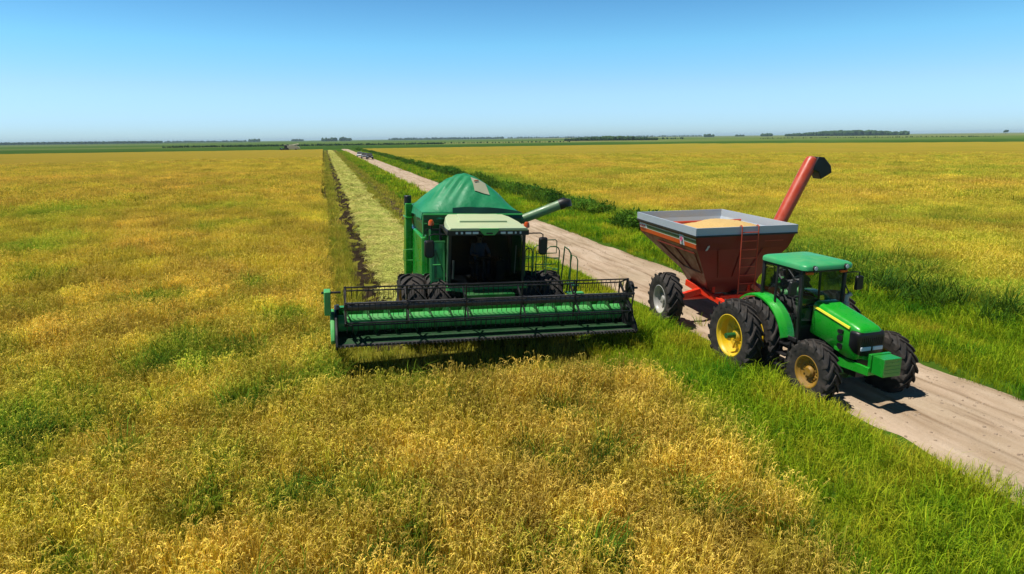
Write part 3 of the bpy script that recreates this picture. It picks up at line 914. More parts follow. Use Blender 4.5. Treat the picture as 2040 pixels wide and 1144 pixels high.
    sk.loft(secs).build('cab_skirt', M['green_mint'], T)
    ub = MB()
    ub.box(-1.0, 1.2, -0.60, 0.95, 1.10, 1.62)
    ub.build('under_cab_frame', M['steel_black'], T, bevel=0.02)
    # cab
    fy = -0.72
    c = MB()
    for s in (-1, 1):
        c.bar((s*1.06, fy, 1.76), (s*1.06, fy-0.10, 3.30), 0.075, 0.075)
        c.bar((s*1.06, 0.62, 1.76), (s*1.06, 0.62, 3.30), 0.09, 0.09)
        c.bar((s*1.06, fy-0.08, 3.27), (s*1.06, 0.62, 3.27), 0.08, 0.08)
        c.bar((s*1.06, fy, 1.78), (s*1.06, 0.62, 1.78), 0.08, 0.08)
    c.bar((-1.06, fy-0.08, 3.27), (1.06, fy-0.08, 3.27), 0.08, 0.08)
    c.box(-1.10, 1.10, fy, 0.62, 1.745, 1.80)
    c.box(-1.08, 1.08, 0.64, 0.72, 1.78, 3.30)
    cab = c.build('cab', M['steel_black'], T, bevel=0.012)
    gl = MB()
    nx = 12
    vs = []
    for (z, yo) in ((1.82, 0.0), (2.5, -0.05), (3.23, -0.10)):
        for i in range(nx+1):
            t = -1+2*i/nx
            vs.append((1.04*t, fy+yo-0.16*(1-t*t)+0.0, z))
    gl.add(vs, [(j*(nx+1)+i, j*(nx+1)+i+1, (j+1)*(nx+1)+i+1, (j+1)*(nx+1)+i) for j in range(2) for i in range(nx)])
    gl.build('windscreen', M['glass_dark'], cab, fix=False)
    for s in (-1, 1):
        g = MB()
        g.add([(s*1.07, fy+0.03, 1.84), (s*1.07, 0.57, 1.84), (s*1.07, 0.57, 3.23), (s*1.07, fy-0.06, 3.23)], [(0, 1, 2, 3)])
        dr = g.build('side_window', M['glass_dark'], cab, fix=False)
    MB().tube([(-0.97, fy-0.10, 1.98), (-0.97, fy-0.14, 2.5)], 0.030, 8).build('grab_handle', M['tube_grey'], cab)
    MB().tube([(0.78, fy-0.16, 2.1), (0.80, fy-0.19, 2.9)], 0.012, 6).build('wiper', M['tube_grey'], cab)
    MB().tube([(-1.12, fy-0.05, 1.9), (-1.12, fy-0.12, 3.2)], 0.022, 8).build('door_post', M['auger_green'], cab)
    # roof: bleached top, black visor with a row of lamps, centre beak
    rs = []
    for (y, hw, z, th) in ((-0.98, 1.12, 3.40, 0.05), (-0.92, 1.135, 3.40, 0.10), (-0.2, 1.10, 3.49, 0.16), (0.45, 1.0, 3.56, 0.20), (0.78, 0.88, 3.59, 0.20), (0.88, 0.82, 3.57, 0.14)):
        rs.append(rrect(hw, z-th, z, y, 0.04, top_in=0.03))
    roof = MB().loft(rs).build('roof', M['roof_cream'], cab, ang=50)
    ri = MB()
    ri.loft([rrect(0.62, 3.565, 3.625, 0.55, 0.02, top_in=0.01), rrect(0.70, 3.44, 3.525, -0.30, 0.02, top_in=0.01)])
    ri.build('roof_hatch', M['roof_cream'], roof)
    vz = MB()
    vz.loft([rrect(1.15, 3.20, 3.345, -0.955, 0.03), rrect(1.17, 3.19, 3.345, -0.88, 0.03), rrect(1.10, 3.20, 3.33, 0.0, 0.03)])
    visor = vz.build('visor', M['black'], cab)
    bk = MB()
    bk.prism([(-0.28, 3.40), (0.28, 3.40), (0.26, 3.33), (0.15, 3.21), (-0.15, 3.21), (-0.26, 3.33)], -1.015, -0.96, 'Y')
    beak = bk.build('visor_badge', M['green_pale'], visor, bevel=0.01)
    MB().box(-0.09, 0.09, -1.026, -1.01, 3.24, 3.285).build('badge_emblem', M['black'], beak, bevel=0.006)
    for (x, wd) in ((-0.90, 0.06), (-0.76, 0.06), (-0.58, 0.16), (-0.38, 0.16), (0.40, 0.14), (0.60, 0.14), (0.76, 0.05), (0.90, 0.05)):
        MB().box(x-wd/2, x+wd/2, -0.974, -0.94, 3.24, 3.30).build('work_light', M['lamp'], visor, bevel=0.008)
    for s in (-1, 1):
        bc = MB()
        bc.lathe([(0.0, 0.0), (0.0, 0.085), (0.10, 0.08), (0.15, 0.055), (0.165, 0.0)], n=16, axis='Z')
        x, y, z = (-1.36, 0.55, 3.30) if s < 0 else (1.28, -0.30, 3.33)
        be = bc.build('beacon', M['amber'], T, loc=(x, y, z))
        MB().tube([(0, 0, -0.16), (0, 0, 0.0)], 0.03, 8).build('beacon_post', M['black'], be)
    MB().bar((-1.5, 0.62, 3.16), (-1.05, 0.62, 3.16), 0.05).build('beacon_bracket', M['steel_black'], cab)
    MB().bar((1.05, -0.30, 3.19), (1.34, -0.30, 3.19), 0.05).build('beacon_bracket', M['steel_black'], cab)
    # mirrors
    ma = MB()
    ma.tube([(1.2, -0.75, 3.22), (1.52, -0.85, 3.24), (1.60, -0.85, 3.20), (1.60, -0.85, 3.05)], 0.018, 8)
    o = ma.build('mirror_arm', M['black'], T)
    MB().tube([(1.62, -0.85, 2.66), (1.62, -0.85, 2.2)], 0.012, 6).build('mirror_stay', M['black'], T)
    MB().loft([rrect(0.10, 2.66, 3.08, -0.92, 0.05, xc=1.61, rb=0.05), rrect(0.125, 2.62, 3.12, -0.88, 0.06, xc=1.61, rb=0.06), rrect(0.125, 2.62, 3.12, -0.83, 0.06, xc=1.61, rb=0.06)]).build('mirror', M['black'], o)
    ma = MB()
    ma.tube([(-1.1, -0.75, 3.20), (-1.5, -0.80, 3.22), (-1.62, -0.80, 3.18), (-1.62, -0.80, 2.95)], 0.018, 8)
    o = ma.build('mirror_arm', M['black'], T)
    MB().loft([rrect(0.10, 2.62, 3.02, -0.87, 0.05, xc=-1.62, rb=0.05), rrect(0.135, 2.58, 3.06, -0.83, 0.06, xc=-1.62, rb=0.06), rrect(0.135, 2.58, 3.06, -0.76, 0.06, xc=-1.62, rb=0.06)]).build('mirror', M['black'], o)
    # inside the cab
    st = MB()
    st.box(-0.27, 0.27, -0.10, 0.38, 2.10, 2.24)
    st.prism([(0.30, 2.20), (0.40, 2.20), (0.48, 2.88), (0.40, 2.92)], -0.26, 0.26)
    st.box(-0.20, 0.20, -0.02, 0.34, 1.80, 2.10)
    st.build('seat', M['seat'], cab, bevel=0.03)
    sc = MB()
    sc.tube([(0, -0.48, 1.80), (0, -0.36, 2.42)], 0.05, 8)
    ring = [(0.19*math.cos(2*math.pi*k/20), -0.35-0.17*math.sin(2*math.pi*k/20), 2.46+0.07*math.sin(2*math.pi*k/20)) for k in range(21)]
    sc.tube(ring, 0.016, 6, cap=False)
    sc.bar((-0.18, -0.35, 2.455), (0.18, -0.35, 2.455), 0.03)
    sc.build('steering_wheel', M['black'], cab)
    cs = MB()
    cs.box(0.42, 0.66, -0.25, 0.40, 1.80, 2.36)
    cs.tube([(0.54, -0.1, 2.36), (0.54, -0.14, 2.55)], 0.02)
    cs.build('console', M['black'], cab, bevel=0.02)
    # unloading auger folded out to the side
    p0, p1 = Vector((1.45, 1.35, 3.30)), Vector((2.82, 0.97, 3.90))
    d = (p1-p0).normalized()
    au = MB()
    au.tube([p0, p0.lerp(p1, 0.12), p0.lerp(p1, 0.121), p0.lerp(p1, 0.16), p0.lerp(p1, 0.161), p1], [0.135, 0.135, 0.165, 0.165, 0.14, 0.15], 20)
    au.tube([(1.45, 1.35, 2.0), (1.45, 1.35, 3.35)], 0.17, 16)
    ag = au.build('unloading_auger', M['auger_green'], T, ang=45)
    sp = MB()
    q0 = p1-d*0.10
    sp.tube([q0, p1+d*0.06, p1+d*0.14+Vector((0, 0, -0.03)), p1+d*0.16+Vector((0, 0, -0.14))], [0.165, 0.175, 0.175, 0.165], 16)
    sp.build('spout', M['black'], ag)
    # railings and ladder by the cab door
    rr = MB()
    def U(x0, x1, y0, y1, z0, zt, r=0.10, rad=0.018):
        rr.tube([(x0, y0, z0), (x0, y0, zt-r), (x0+r*0.4*(1 if x1 > x0 else -1), y0, zt-r*0.3), (x0+r*(1 if x1 > x0 else -1), y0, zt), (x1-r*(1 if x1 > x0 else -1), y1, zt), (x1-r*0.4*(1 if x1 > x0 else -1), y1, zt-r*0.3), (x1, y1, zt-r), (x1, y1, z0)], rad, 6)
    U(1.27, 1.50, -0.28, -0.25, 1.72, 2.72)
    U(1.95, 2.36, -0.20, -0.20, 1.72, 2.74, 0.12)
    rr.tube([(1.60, -0.28, 1.72), (1.62, -0.28, 2.62)], 0.016, 6)
    rr.tube([(1.27, -0.28, 2.42), (1.48, -0.25, 2.42)], 0.014, 6)
    rr.tube([(1.60, -0.28, 2.55), (2.26, -0.22, 2.55), (2.26, -0.22, 2.90), (2.20, -0.24, 2.95), (1.75, -0.3, 2.95)], 0.016, 6)
    rr.tube([(1.58, -0.28, 2.22), (2.24, -0.22, 2.22)], 0.016, 6)
    rr.tube([(1.95, -0.20, 2.40), (2.36, -0.20, 2.40)], 0.014, 6)
    rr.tube([(1.86, -0.28, 1.75), (1.88, -0.28, 2.08), (2.0, -0.27, 2.08)], 0.014, 6)
    rr.tube([(2.15, -0.2, 2.05), (2.34, -0.2, 2.05), (2.30, -0.2, 1.75)], 0.014, 6)
    U(1.70, 2.05, 0.25, 0.25, 1.72, 2.70, 0.10, 0.016)
    U(1.30, 1.62, 0.45, 0.45, 1.72, 2.66, 0.10, 0.016)
    for z_ in (2.05, 2.36):
        rr.tube([(1.30, 0.45, z_), (1.70, 0.25, z_), (2.05, 0.25, z_), (2.36, -0.2, z_)], 0.013, 6)
    rr.build('railing', M['green_dark'], T)
    la = MB()
    la.tube([(2.42, -0.25, 1.50), (2.50, -0.25, 2.66), (2.50, -0.24, 2.74), (2.60, -0.35, 2.66), (2.66, -0.38, 2.55), (2.66, -0.40, 1.2)], 0.022, 6)
    la.tube([(2.60, -0.30, 1.40), (2.68, -0.42, 2.52), (2.80, -0.48, 2.46), (2.84, -0.50, 2.36), (2.84, -0.52, 1.0)], 0.018, 6)
    for k in range(5):
        la.box(2.42+0.04*k, 2.82, -0.72, -0.30, 0.55+0.27*k, 0.585+0.27*k)
    la.bar((2.44, -0.5, 0.5), (2.44, -0.35, 1.7), 0.03, 0.08)
    la.bar((2.82, -0.5, 0.5), (2.82, -0.35, 1.7), 0.03, 0.08)
    la.build('ladder', M['green_dark'], T)
    rs_ = MB()
    rs_.tube([(-1.66, 2.4, 1.95), (-1.95, 2.4, 1.95), (-1.95, 2.4, 2.28), (-1.75, 2.4, 2.30), (-1.66, 2.4, 2.30)], 0.014, 6)
    rs_.build('side_hoop', M['green_pale'], T)
    # feeder house
    fh = MB()
    fh.hexa([(-0.70, -1.30, 0.86), (0.70, -1.30, 0.86), (-0.62, 0.4, 1.05), (0.62, 0.4, 1.05), (-0.70, -1.30, 1.62), (0.70, -1.30, 1.62), (-0.62, 0.4, 1.60), (0.62, 0.4, 1.60)])
    fh.build('feeder_house', M['green_dark'], T, bevel=0.015)
    # ---------------- header
    XL, XR = -4.10, 3.66
    hb = MB()
    hb.box(XL, XR, -1.34, -1.26, 0.86, 1.36)
    hb.box(XL, XR, -1.40, -1.22, 1.34, 1.44)
    hb.box(XL, XR, -1.36, -1.20, 0.82, 0.94)
    # trough floor from the back sheet to the cutter bar
    floor_ = [(-1.34, 0.90), (-1.50, 0.87), (-1.80, 0.84), (-2.10, 0.84), (-2.40, 0.86), (-2.74, 0.84), (-2.74, 0.815), (-2.40, 0.80), (-1.80, 0.78), (-1.34, 0.82)]
    MB().prism(floor_, XL, XR, 'X').build('trough_floor', M['trough'], T)
    hd = hb.build('header_frame', M['green'], T, bevel=0.008)
    for s, x in ((-1, XL), (1, XR)):
        e = MB()
        prof = [(-1.2, 0.76), (-1.2, 1.46), (-1.6, 1.50), (-2.1, 1.42), (-2.5, 1.25), (-2.80, 1.02), (-2.90, 0.84), (-2.82, 0.74)]
        e.prism(prof, x, x+s*0.06)
        en = e.build('end_sheet', M['steel_black'], hd, bevel=0.015)
        dv = MB()       # rounded cover outside the end sheet
        pr2 = [(-1.75+0.62*math.cos(2*math.pi*k/24), 1.14+0.40*math.sin(2*math.pi*k/24)) for k in range(24)] if s > 0 else [(-1.35, 0.80), (-1.35, 1.40), (-1.7, 1.44), (-2.15, 1.34), (-2.5, 1.10), (-2.62, 0.90), (-2.5, 0.80)]
        dv.prism(pr2, x+s*0.06, x+s*0.17)
        dv.build('end_cover', M['green_pale'] if s < 0 else M['steel_black'], en, bevel=0.03)
    # left drive cover and right pulley shield
    MB().box(XL-0.30, XL-0.14, -2.15, -1.75, 1.42, 2.02).build('drive_cover', M['green_pale'], hd, bevel=0.02)
    MB().tube([(XL-0.36, -1.95, 1.96), (XL+0.1, -1.95, 1.96)], 0.03, 8).build('drive_axle', M['black'], hd)
    pu = MB()
    pu.lathe([(XR+0.07, 0.0), (XR+0.07, 0.20), (XR+0.18, 0.20), (XR+0.18, 0)], (0, -2.1, 1.85), 20)
    pu.bar((XR+0.10, -1.6, 1.4), (XR+0.10, -2.3, 2.0), 0.10, 0.06)
    pu.tube([(XR+0.02, -2.1, 1.85), (XR+0.36, -2.1, 1.85)], 0.035, 8)
    pu.build('belt_shield', M['black'], hd, bevel=0.012)
    # table auger with its flighting
    ac = (-1.78, 1.12)
    ta = MB()
    ta.tube([(XL+0.02, ac[0], ac[1]), (XR-0.02, ac[0], ac[1])], 0.21, 24)
    tau = ta.build('table_auger', M['green_pale'], hd)  # paler than the header frame: its sunlit band put into the colour
    fg = MB()
    def flight(x0, x1, turns, sgn):
        nn = int(turns*20)
        vs = []
        for k in range(nn+1):
            x = x0+(x1-x0)*k/nn
            a = sgn*2*math.pi*turns*k/nn
            for r, dx in ((0.20, 0), (0.335, 0.0), (0.335, 0.012), (0.20, 0.012)):
                vs.append((x+dx, ac[0]+r*math.cos(a), ac[1]+r*math.sin(a)))
        fg.loft([vs[4*k:4*k+4] for k in range(nn+1)])
    flight(XL+0.08, -0.65, 6.5, 1)
    flight(XR-0.08, 0.65, 5.5, -1)
    fg.build('auger_flight', M['green_dark'], tau)
    # cutter bar with guards
    cu = MB()
    cu.box(XL, XR, -2.80, -2.70, 0.80, 0.85)
    k = XL+0.05
    while k < XR:
        cu.add([(k-0.018, -2.78, 0.80), (k+0.018, -2.78, 0.80), (k+0.018, -2.78, 0.85), (k-0.018, -2.78, 0.85), (k, -2.93, 0.815)], [(0, 1, 2, 3), (0, 4, 1), (1, 4, 2), (2, 4, 3), (3, 4, 0)])
        k += 0.10
    cu.build('cutter_bar', M['tube_grey'], hd)
    # reel
    rc = (-2.42, 1.70)
    r0, r1 = XL+0.16, XR-0.12
    re = MB()
    re.tube([(r0, rc[0], rc[1]), (r1, rc[0], rc[1])], 0.105, 20)
    reel = re.build('reel', M['tube_grey'], T)
    n_sp = 6
    a0 = R(98)
    for i in range(n_sp):
        x = r0+0.03+(r1-r0-0.06)*i/(n_sp-1)
        s = MB()
        s.lathe([(-0.02, 0.10), (-0.02, 0.16), (0.02, 0.16), (0.02, 0.10)], (x, rc[0], rc[1]), 18)
        for k in range(6):
            a = a0+2*math.pi*k/6
            ca, sa = math.cos(a), math.sin(a)
            a2 = a+2*math.pi/6
            s.bar((x, rc[0]+0.08*ca, rc[1]+0.08*sa), (x, rc[0]+0.52*ca, rc[1]+0.52*sa), 0.035 if i not in (0, n_sp-1) else 0.05, 0.05)
            if i in (0, n_sp-1):
                s.bar((x, rc[0]+0.50*ca, rc[1]+0.50*sa), (x, rc[0]+0.50*math.cos(a2), rc[1]+0.50*math.sin(a2)), 0.03, 0.035)
        s.build('reel_spider', M['steel_black'], reel)
    for k in range(6):
        a = a0+2*math.pi*k/6
        y, z = rc[0]+0.50*math.cos(a), rc[1]+0.50*math.sin(a)
        bt = MB()
        bt.tube([(r0, y, z), (r1, y, z)], 0.019, 8)
        x = r0+0.06
        while x < r1:
            bt.bar((x, y, z), (x, y+0.035, z-0.22), 0.013, 0.011)
            x += 0.13
        bt.build('reel_bat', M['steel_black'], reel)
    for x in (XL+0.02, XR-0.02):
        ra = MB()
        ra.bar((x, -1.30, 1.45), (x, -2.50, 1.72), 0.06, 0.09)
        ra.tube([(x, -1.40, 1.20), (x, -2.1, 1.58)], 0.03, 8)
        ra.build('reel_arm', M['steel_black'], hd)
    for s in (-1, 1):
        lf = MB()
        lf.tube([(s*0.75, -1.25, 0.95), (s*0.85, -0.3, 0.75)], 0.05, 8)
        lf.tube([(s*1.0, -1.28, 1.5), (s*0.9, -0.8, 1.45), (s*0.8, -0.6, 1.3)], 0.03, 8)
        lf.build('lift_cylinder', M['steel_black'], T)
    for x in (-3.1, -1.9, 1.7, 2.9):
        MB().prism([(-1.3, 0.80), (-2.2, 0.80), (-2.1, 0.70), (-1.5, 0.70)], x-0.10, x+0.10).build('skid_shoe', M['steel_black'], hd)
    hs_ = MB()
    hs_.box(2.45, 2.80, -1.22, -1.05, 1.38, 1.56)
    hs_.build('hydraulic_box', M['green_pale'], hd, bevel=0.02)
make_combine(CB)

# the driver, seated in the combine's cab
def make_driver():
    J = {'pelvis': (0, 0.16, 2.31), 'belly': (0, 0.20, 2.48), 'chest': (0, 0.21, 2.68), 'neckb': (0, 0.19, 2.80), 'neck': (0, 0.175, 2.87), 'head0': (0, 0.155, 2.95), 'head1': (0, 0.15, 3.05)}
    rad = {'pelvis': .145, 'belly': .13, 'chest': .15, 'neckb': .085, 'neck': .055, 'head0': .078, 'head1': .085}
    E = [('pelvis', 'belly'), ('belly', 'chest'), ('chest', 'neckb'), ('neckb', 'neck'), ('neck', 'head0'), ('head0', 'head1')]
    for s, n in ((-1, 'l'), (1, 'r')):
        J.update({n+'sh': (s*0.19, 0.20, 2.75), n+'el': (s*0.27, 0.02, 2.52), n+'wr': (s*0.19, -0.22, 2.52), n+'ha': (s*0.185, -0.29, 2.53),
                  n+'hip': (s*0.10, 0.10, 2.30), n+'kn': (s*0.16, -0.30, 2.34), n+'an': (s*0.15, -0.34, 1.90), n+'to': (s*0.16, -0.50, 1.84)})
        rad.update({n+'sh': .068, n+'el': .045, n+'wr': .030, n+'ha': .034, n+'hip': .095, n+'kn': .066, n+'an': .045, n+'to': .042})
        E += [('chest', n+'sh'), (n+'sh', n+'el'), (n+'el', n+'wr'), (n+'wr', n+'ha'), ('pelvis', n+'hip'), (n+'hip', n+'kn'), (n+'kn', n+'an'), (n+'an', n+'to')]
        for f in range(5):
            fn = n+'f%d' % f
            off = (-0.026+0.017*f)
            if f == 4:
                pts = [(s*0.185-s*0.035, -0.28, 2.545), (s*0.185-s*0.055, -0.315, 2.53)]
            else:
                pts = [(s*0.185+off, -0.335-0.008*(1-abs(f-1.3)), 2.535), (s*0.185+off*1.1, -0.365, 2.505), (s*0.185+off*1.1, -0.355, 2.475)]
            prev = n+'ha'
            for i, p in enumerate(pts):
                J[fn+str(i)] = p
                rad[fn+str(i)] = 0.0095
                E.append((prev, fn+str(i)))
                prev = fn+str(i)
    names = list(J)
    me = bpy.data.meshes.new('person')
    me.from_pydata([J[k] for k in names], [(names.index(a), names.index(b)) for a, b in E], [])
    o = bpy.data.objects.new('person', me)
    col.objects.link(o)
    md = o.modifiers.new('skin', 'SKIN')
    for i, k in enumerate(names):
        me.skin_vertices[0].data[i].radius = (rad[k], rad[k])
    me.skin_vertices[0].data[0].use_root = True
    sb = o.modifiers.new('sub', 'SUBSURF')
    sb.levels = sb.render_levels = 2
    dg = bpy.context.evaluated_depsgraph_get()
    me2 = bpy.data.meshes.new_from_object(o.evaluated_get(dg))
    o.modifiers.clear()
    o.data = me2
    me2.name = 'person'
    me2.materials.clear()
    for mt in (M['skin'], M['shirt'], M['trousers'], M['black']):
        me2.materials.append(mt)
    for p in me2.polygons:
        c = p.center
        p.use_smooth = True
        if c.z > 2.83: k = 0
        elif c.y < -0.05 and c.z > 2.44 and abs(c.x) > 0.09: k = 0
        elif c.z > 2.36 and c.y > -0.12: k = 1
        elif c.z < 1.92: k = 3
        else: k = 2
        p.material_index = k
    hc = (0, 0.15, 3.00)
    fc = MB()
    fc.add([(-0.012, 0.075, 2.99), (0.012, 0.075, 2.99), (0.014, 0.048, 2.965), (-0.014, 0.048, 2.965), (0, 0.072, 3.015)], [(0, 3, 2, 1), (0, 4, 3), (1, 2, 4), (3, 4, 2)])
    for s in (-1, 1):
        fc.loft([[(s*0.082, 0.15, 2.98), (s*0.082, 0.165, 3.0), (s*0.082, 0.155, 3.03), (s*0.082, 0.14, 3.01)], [(s*0.096, 0.155, 2.98), (s*0.096, 0.175, 3.0), (s*0.096, 0.165, 3.03), (s*0.096, 0.145, 3.01)]])
    fc.build('face', M['skin'], o)
    ey = MB()
    for s in (-1, 1):
        ey.lathe([(0.062, 0.0), (0.066, 0.011), (0.085, 0.012)], (s*0.032, 0, 3.015), 10, 'Y')
    ey.lathe([(0.068, 0.0), (0.070, 0.018), (0.085, 0.018)], (0, 0, 2.935), 10, 'Y')
    ey.build('eyes', M['hair'], o)
    hr = MB()
    hr.lathe([(-0.01, 0.098), (0.05, 0.096), (0.085, 0.075), (0.105, 0.03), (0.108, 0.0)], (0, 0.165, 3.035), 18, 'Z')
    hr.build('hair', M['hair'], o)
    # the seat sits in the leaning cab
    o.matrix_world = Matrix.Translation((4.05, 18.0, 0)) @ Matrix.Rotation(R(2.4), 4, 'Y')
    tag(o, 'driver in a slate blue shirt sitting behind the glass of the combine cab', 'person')
make_driver()

# ================================================================== GROUND, ROAD, FIELDS
def fbm(x, y, z=0.0, o=3):
    return noise.fractal(Vector((x, y, z)), 1.0, 2.0, o, noise_basis='PERLIN_ORIGINAL')

def attr_color_mat(name, stops, rough=0.95, grain=0.35, scale=9.0, bump=0.3, dist=0.05, stretch=(1, 1, 1), big=0.0):
    """a ground-like surface: colour from the mesh's own «tint» plus grain"""
    mt, n, o = new_mat(name)
    a = node(n, 'ShaderNodeAttribute', attribute_name='tint', attribute_type='GEOMETRY')
    tc = n.nodes.new('ShaderNodeTexCoord')
    mp = node(n, 'ShaderNodeMapping')
    mp.inputs['Scale'].default_value = stretch
    n.links.new(tc.outputs['Object'], mp.inputs[0])
    n1 = node(n, 'ShaderNodeTexNoise', Scale=scale, Detail=8.0, Roughness=0.75)
    n.links.new(mp.outputs[0], n1.inputs['Vector'])
    ma = node(n, 'ShaderNodeMath', operation='MULTIPLY_ADD')
    n.links.new(n1.outputs[0], ma.inputs[0])
    ma.inputs[1].default_value = grain
    ma.inputs[2].default_value = -grain/2
    ad = node(n, 'ShaderNodeMath', operation='ADD')
    n.links.new(ma.outputs[0], ad.inputs[0])
    n.links.new(a.outputs['Fac'], ad.inputs[1])
    fac = ad.outputs[0]
    if big:
        n3 = node(n, 'ShaderNodeTexNoise', Scale=big, Detail=5.0, Roughness=0.6)
        n.links.new(mp.outputs[0], n3.inputs['Vector'])
        m3 = node(n, 'ShaderNodeMath', operation='MULTIPLY_ADD')
        n.links.new(n3.outputs[0], m3.inputs[0])
        m3.inputs[1].default_value = 0.7
        n.links.new(ad.outputs[0], m3.inputs[2])
        sb = node(n, 'ShaderNodeMath', operation='SUBTRACT')
        n.links.new(m3.outputs[0], sb.inputs[0])
        sb.inputs[1].default_value = 0.35
        fac = sb.outputs[0]
    r = ramp(n, fac, stops)
    p = node(n, 'ShaderNodeBsdfDiffuse', Roughness=0.5)
    n2 = node(n, 'ShaderNodeTexNoise', Scale=scale*2.3, Detail=6.0, Roughness=0.8)
    n.links.new(mp.outputs[0], n2.inputs['Vector'])
    hv = node(n, 'ShaderNodeMapRange')
    hv.inputs[1].default_value = 0.3
    hv.inputs[2].default_value = 0.7
    hv.inputs[3].default_value = 0.78
    hv.inputs[4].default_value = 1.2
    n.links.new(n2.outputs[0], hv.inputs[0])
    sc = node(n, 'ShaderNodeVectorMath', operation='SCALE')
    n.links.new(r.outputs[0], sc.inputs[0])
    n.links.new(hv.outputs[0], sc.inputs['Scale'])
    n.links.new(sc.outputs[0], p.inputs[0])
    b = node(n, 'ShaderNodeBump', Strength=bump, Distance=dist)
    n.links.new(n2.outputs[0], b.inputs['Height'])
    n.links.new(b.outputs[0], p.inputs['Normal'])
    n.links.new(p.outputs[0], o.inputs[0])
    return mt

def grid_mesh(name, xs, ys, keep, zf, tf, mat, skirt=0.0):
    idx, vs, ti = {}, [], []
    fs = []
    def vid(i, j):
        if (i, j) not in idx:
            idx[i, j] = len(vs)
            vs.append((xs[i], ys[j], zf(xs[i], ys[j])))
            ti.append(tf(xs[i], ys[j]))
        return idx[i, j]
    cells = set()
    for j in range(len(ys)-1):
        for i in range(len(xs)-1):
            if keep((xs[i]+xs[i+1])/2, (ys[j]+ys[j+1])/2):
                cells.add((i, j))
                fs.append((vid(i, j), vid(i+1, j), vid(i+1, j+1), vid(i, j+1)))
    if skirt:
        base = {}
        def bid(i, j):
            if (i, j) not in base:
                base[i, j] = len(vs)
                v = vs[idx[i, j]]
                vs.append((v[0], v[1], -0.02))
                ti.append(ti[idx[i, j]])
            return base[i, j]
        for (i, j) in cells:
            for (a, b, nb) in (((i, j), (i+1, j), (i, j-1)), ((i+1, j), (i+1, j+1), (i+1, j)), ((i+1, j+1), (i, j+1), (i, j+1)), ((i, j+1), (i, j), (i-1, j))):
                if nb not in cells:
                    fs.append((idx[b], idx[a], bid(*a), bid(*b)))
    me = bpy.data.meshes.new(name)
    me.from_pydata(vs, [], fs)
    at = me.attributes.new('tint', 'FLOAT', 'POINT')
    at.data.foreach_set('value', ti)
    me.materials.append(mat)
    me.polygons.foreach_set('use_smooth', [True]*len(me.polygons))
    me.set_sharp_from_angle(angle=R(50))
    o = bpy.data.objects.new(name, me)
    col.objects.link(o)
    return o

def spaced(a, b, d0, g, start=None):
    """coordinates from a to b; step d0 near «start», growing by g with distance"""
    start = a if start is None else start
    outp = [start]
    x = start
    while x < b:
        x += d0+g*abs(x-start)
        outp.append(min(x, b))
    x = start
    while x > a:
        x -= d0+g*abs(x-start)
        outp.insert(0, max(x, a))
    return outp

# weed patches standing in the ripe crop: (x, y, radius)
WEEDS = [(-6.3, 13.4, 1.3), (-1.2, 14.2, .55), (0.2, 9.2, .42), (-2.0, 10.9, .5), (-2.0, 13.7, .6), (-8.4, 57, 3.5), (2.3, 6.9, .35), (3.1, 6.8, .35), (-14.5, 39.6, 3.2),
         (-3.9, 18.8, .9), (-3.7, 11.8, .4), (-0.4, 14.9, .6), (0.75, 9.2, .35), (-2.1, 9.5, .35), (-3.8, 11.6, .35), (-3.0, 25.3, .8), (-2.8, 17.1, .9), (-1.5, 20.2, .8),
         (-12, 30.3, 1.4), (1.5, 13.2, .4), (-4.2, 17.1, .9), (-1.0, 9.6, .4), (-7, 44, 2.0), (-20, 60, 4), (-3.5, 8.2, .4), (-6, 24, .9), (4.5, 9.6, .35), (5.1, 7.7, .4), (-14, 22, 1.0), (-9, 19, .8)]
def weed_at(x, y):
    best = 0
    for (wx, wy, wr) in WEEDS:
        d = math.hypot(x-wx, (y-wy)*0.8)/wr
        if d < 1.5:
            best = max(best, 1-d/1.5+0.35*fbm(x*1.3, y*1.3, 5))
    return max(0, min(1, best*1.3))
def rice_tint(x, y):
    """0 ripe gold .. 1 green"""
    t = 0.255+0.36*fbm(x*0.07, y*0.05, 1.0)+0.26*fbm(x*0.30+0.25*y, y*0.22, 2.0)+0.20*fbm(x*0.9, y*0.9, 3)
    t += 0.06*math.sin((x*0.85+y*0.45)*2.0+1.5*fbm(x*0.1, y*0.1, 6))
    if x > 15:
        t += 0.20+0.75*max(0, min(1, (25-x+2.5*fbm(x*0.1, y*0.12, 8))/5.0))*(1.0 if y < 45 else 0.5)
    if x > 0 and x < 9:
        t += 0.6*max(0, min(1, (x-edge_x(y)+0.7)/0.9)) - 0.05
    if y > 120:
        t = 0.42+(t-0.42)*0.6
    return max(0, min(1, t))

FRONT = 13.75           # where the cutter bar has got to
def edge_x(y): return 7.0-0.24*max(0.0, 10.0-y)+0.25*fbm(y*0.5, 3.1, 0)+0.10*fbm(y*2, 1, 0)
def front_y(x): return FRONT-0.15*x+0.30*fbm(x*0.8, 9, 0)
def left_end(x): return 392+0.04*x+4*fbm(x*0.02, 2, 0)
def right_end(x): return 505-(x-136)*1.02 if x > 136 else 470+0.3*(x-20)
def in_left(x, y):
    if y < 3.0 or x < -520: return False
    if x < -0.15+0.15*fbm(y*0.4, 0.5, 0): return y < left_end(x)
    return x < edge_x(y) and y < front_y(x)
def in_right(x, y):
    return x > 19.6+0.6*fbm(y*0.15, 4, 0) and y > 3 and y < right_end(x)

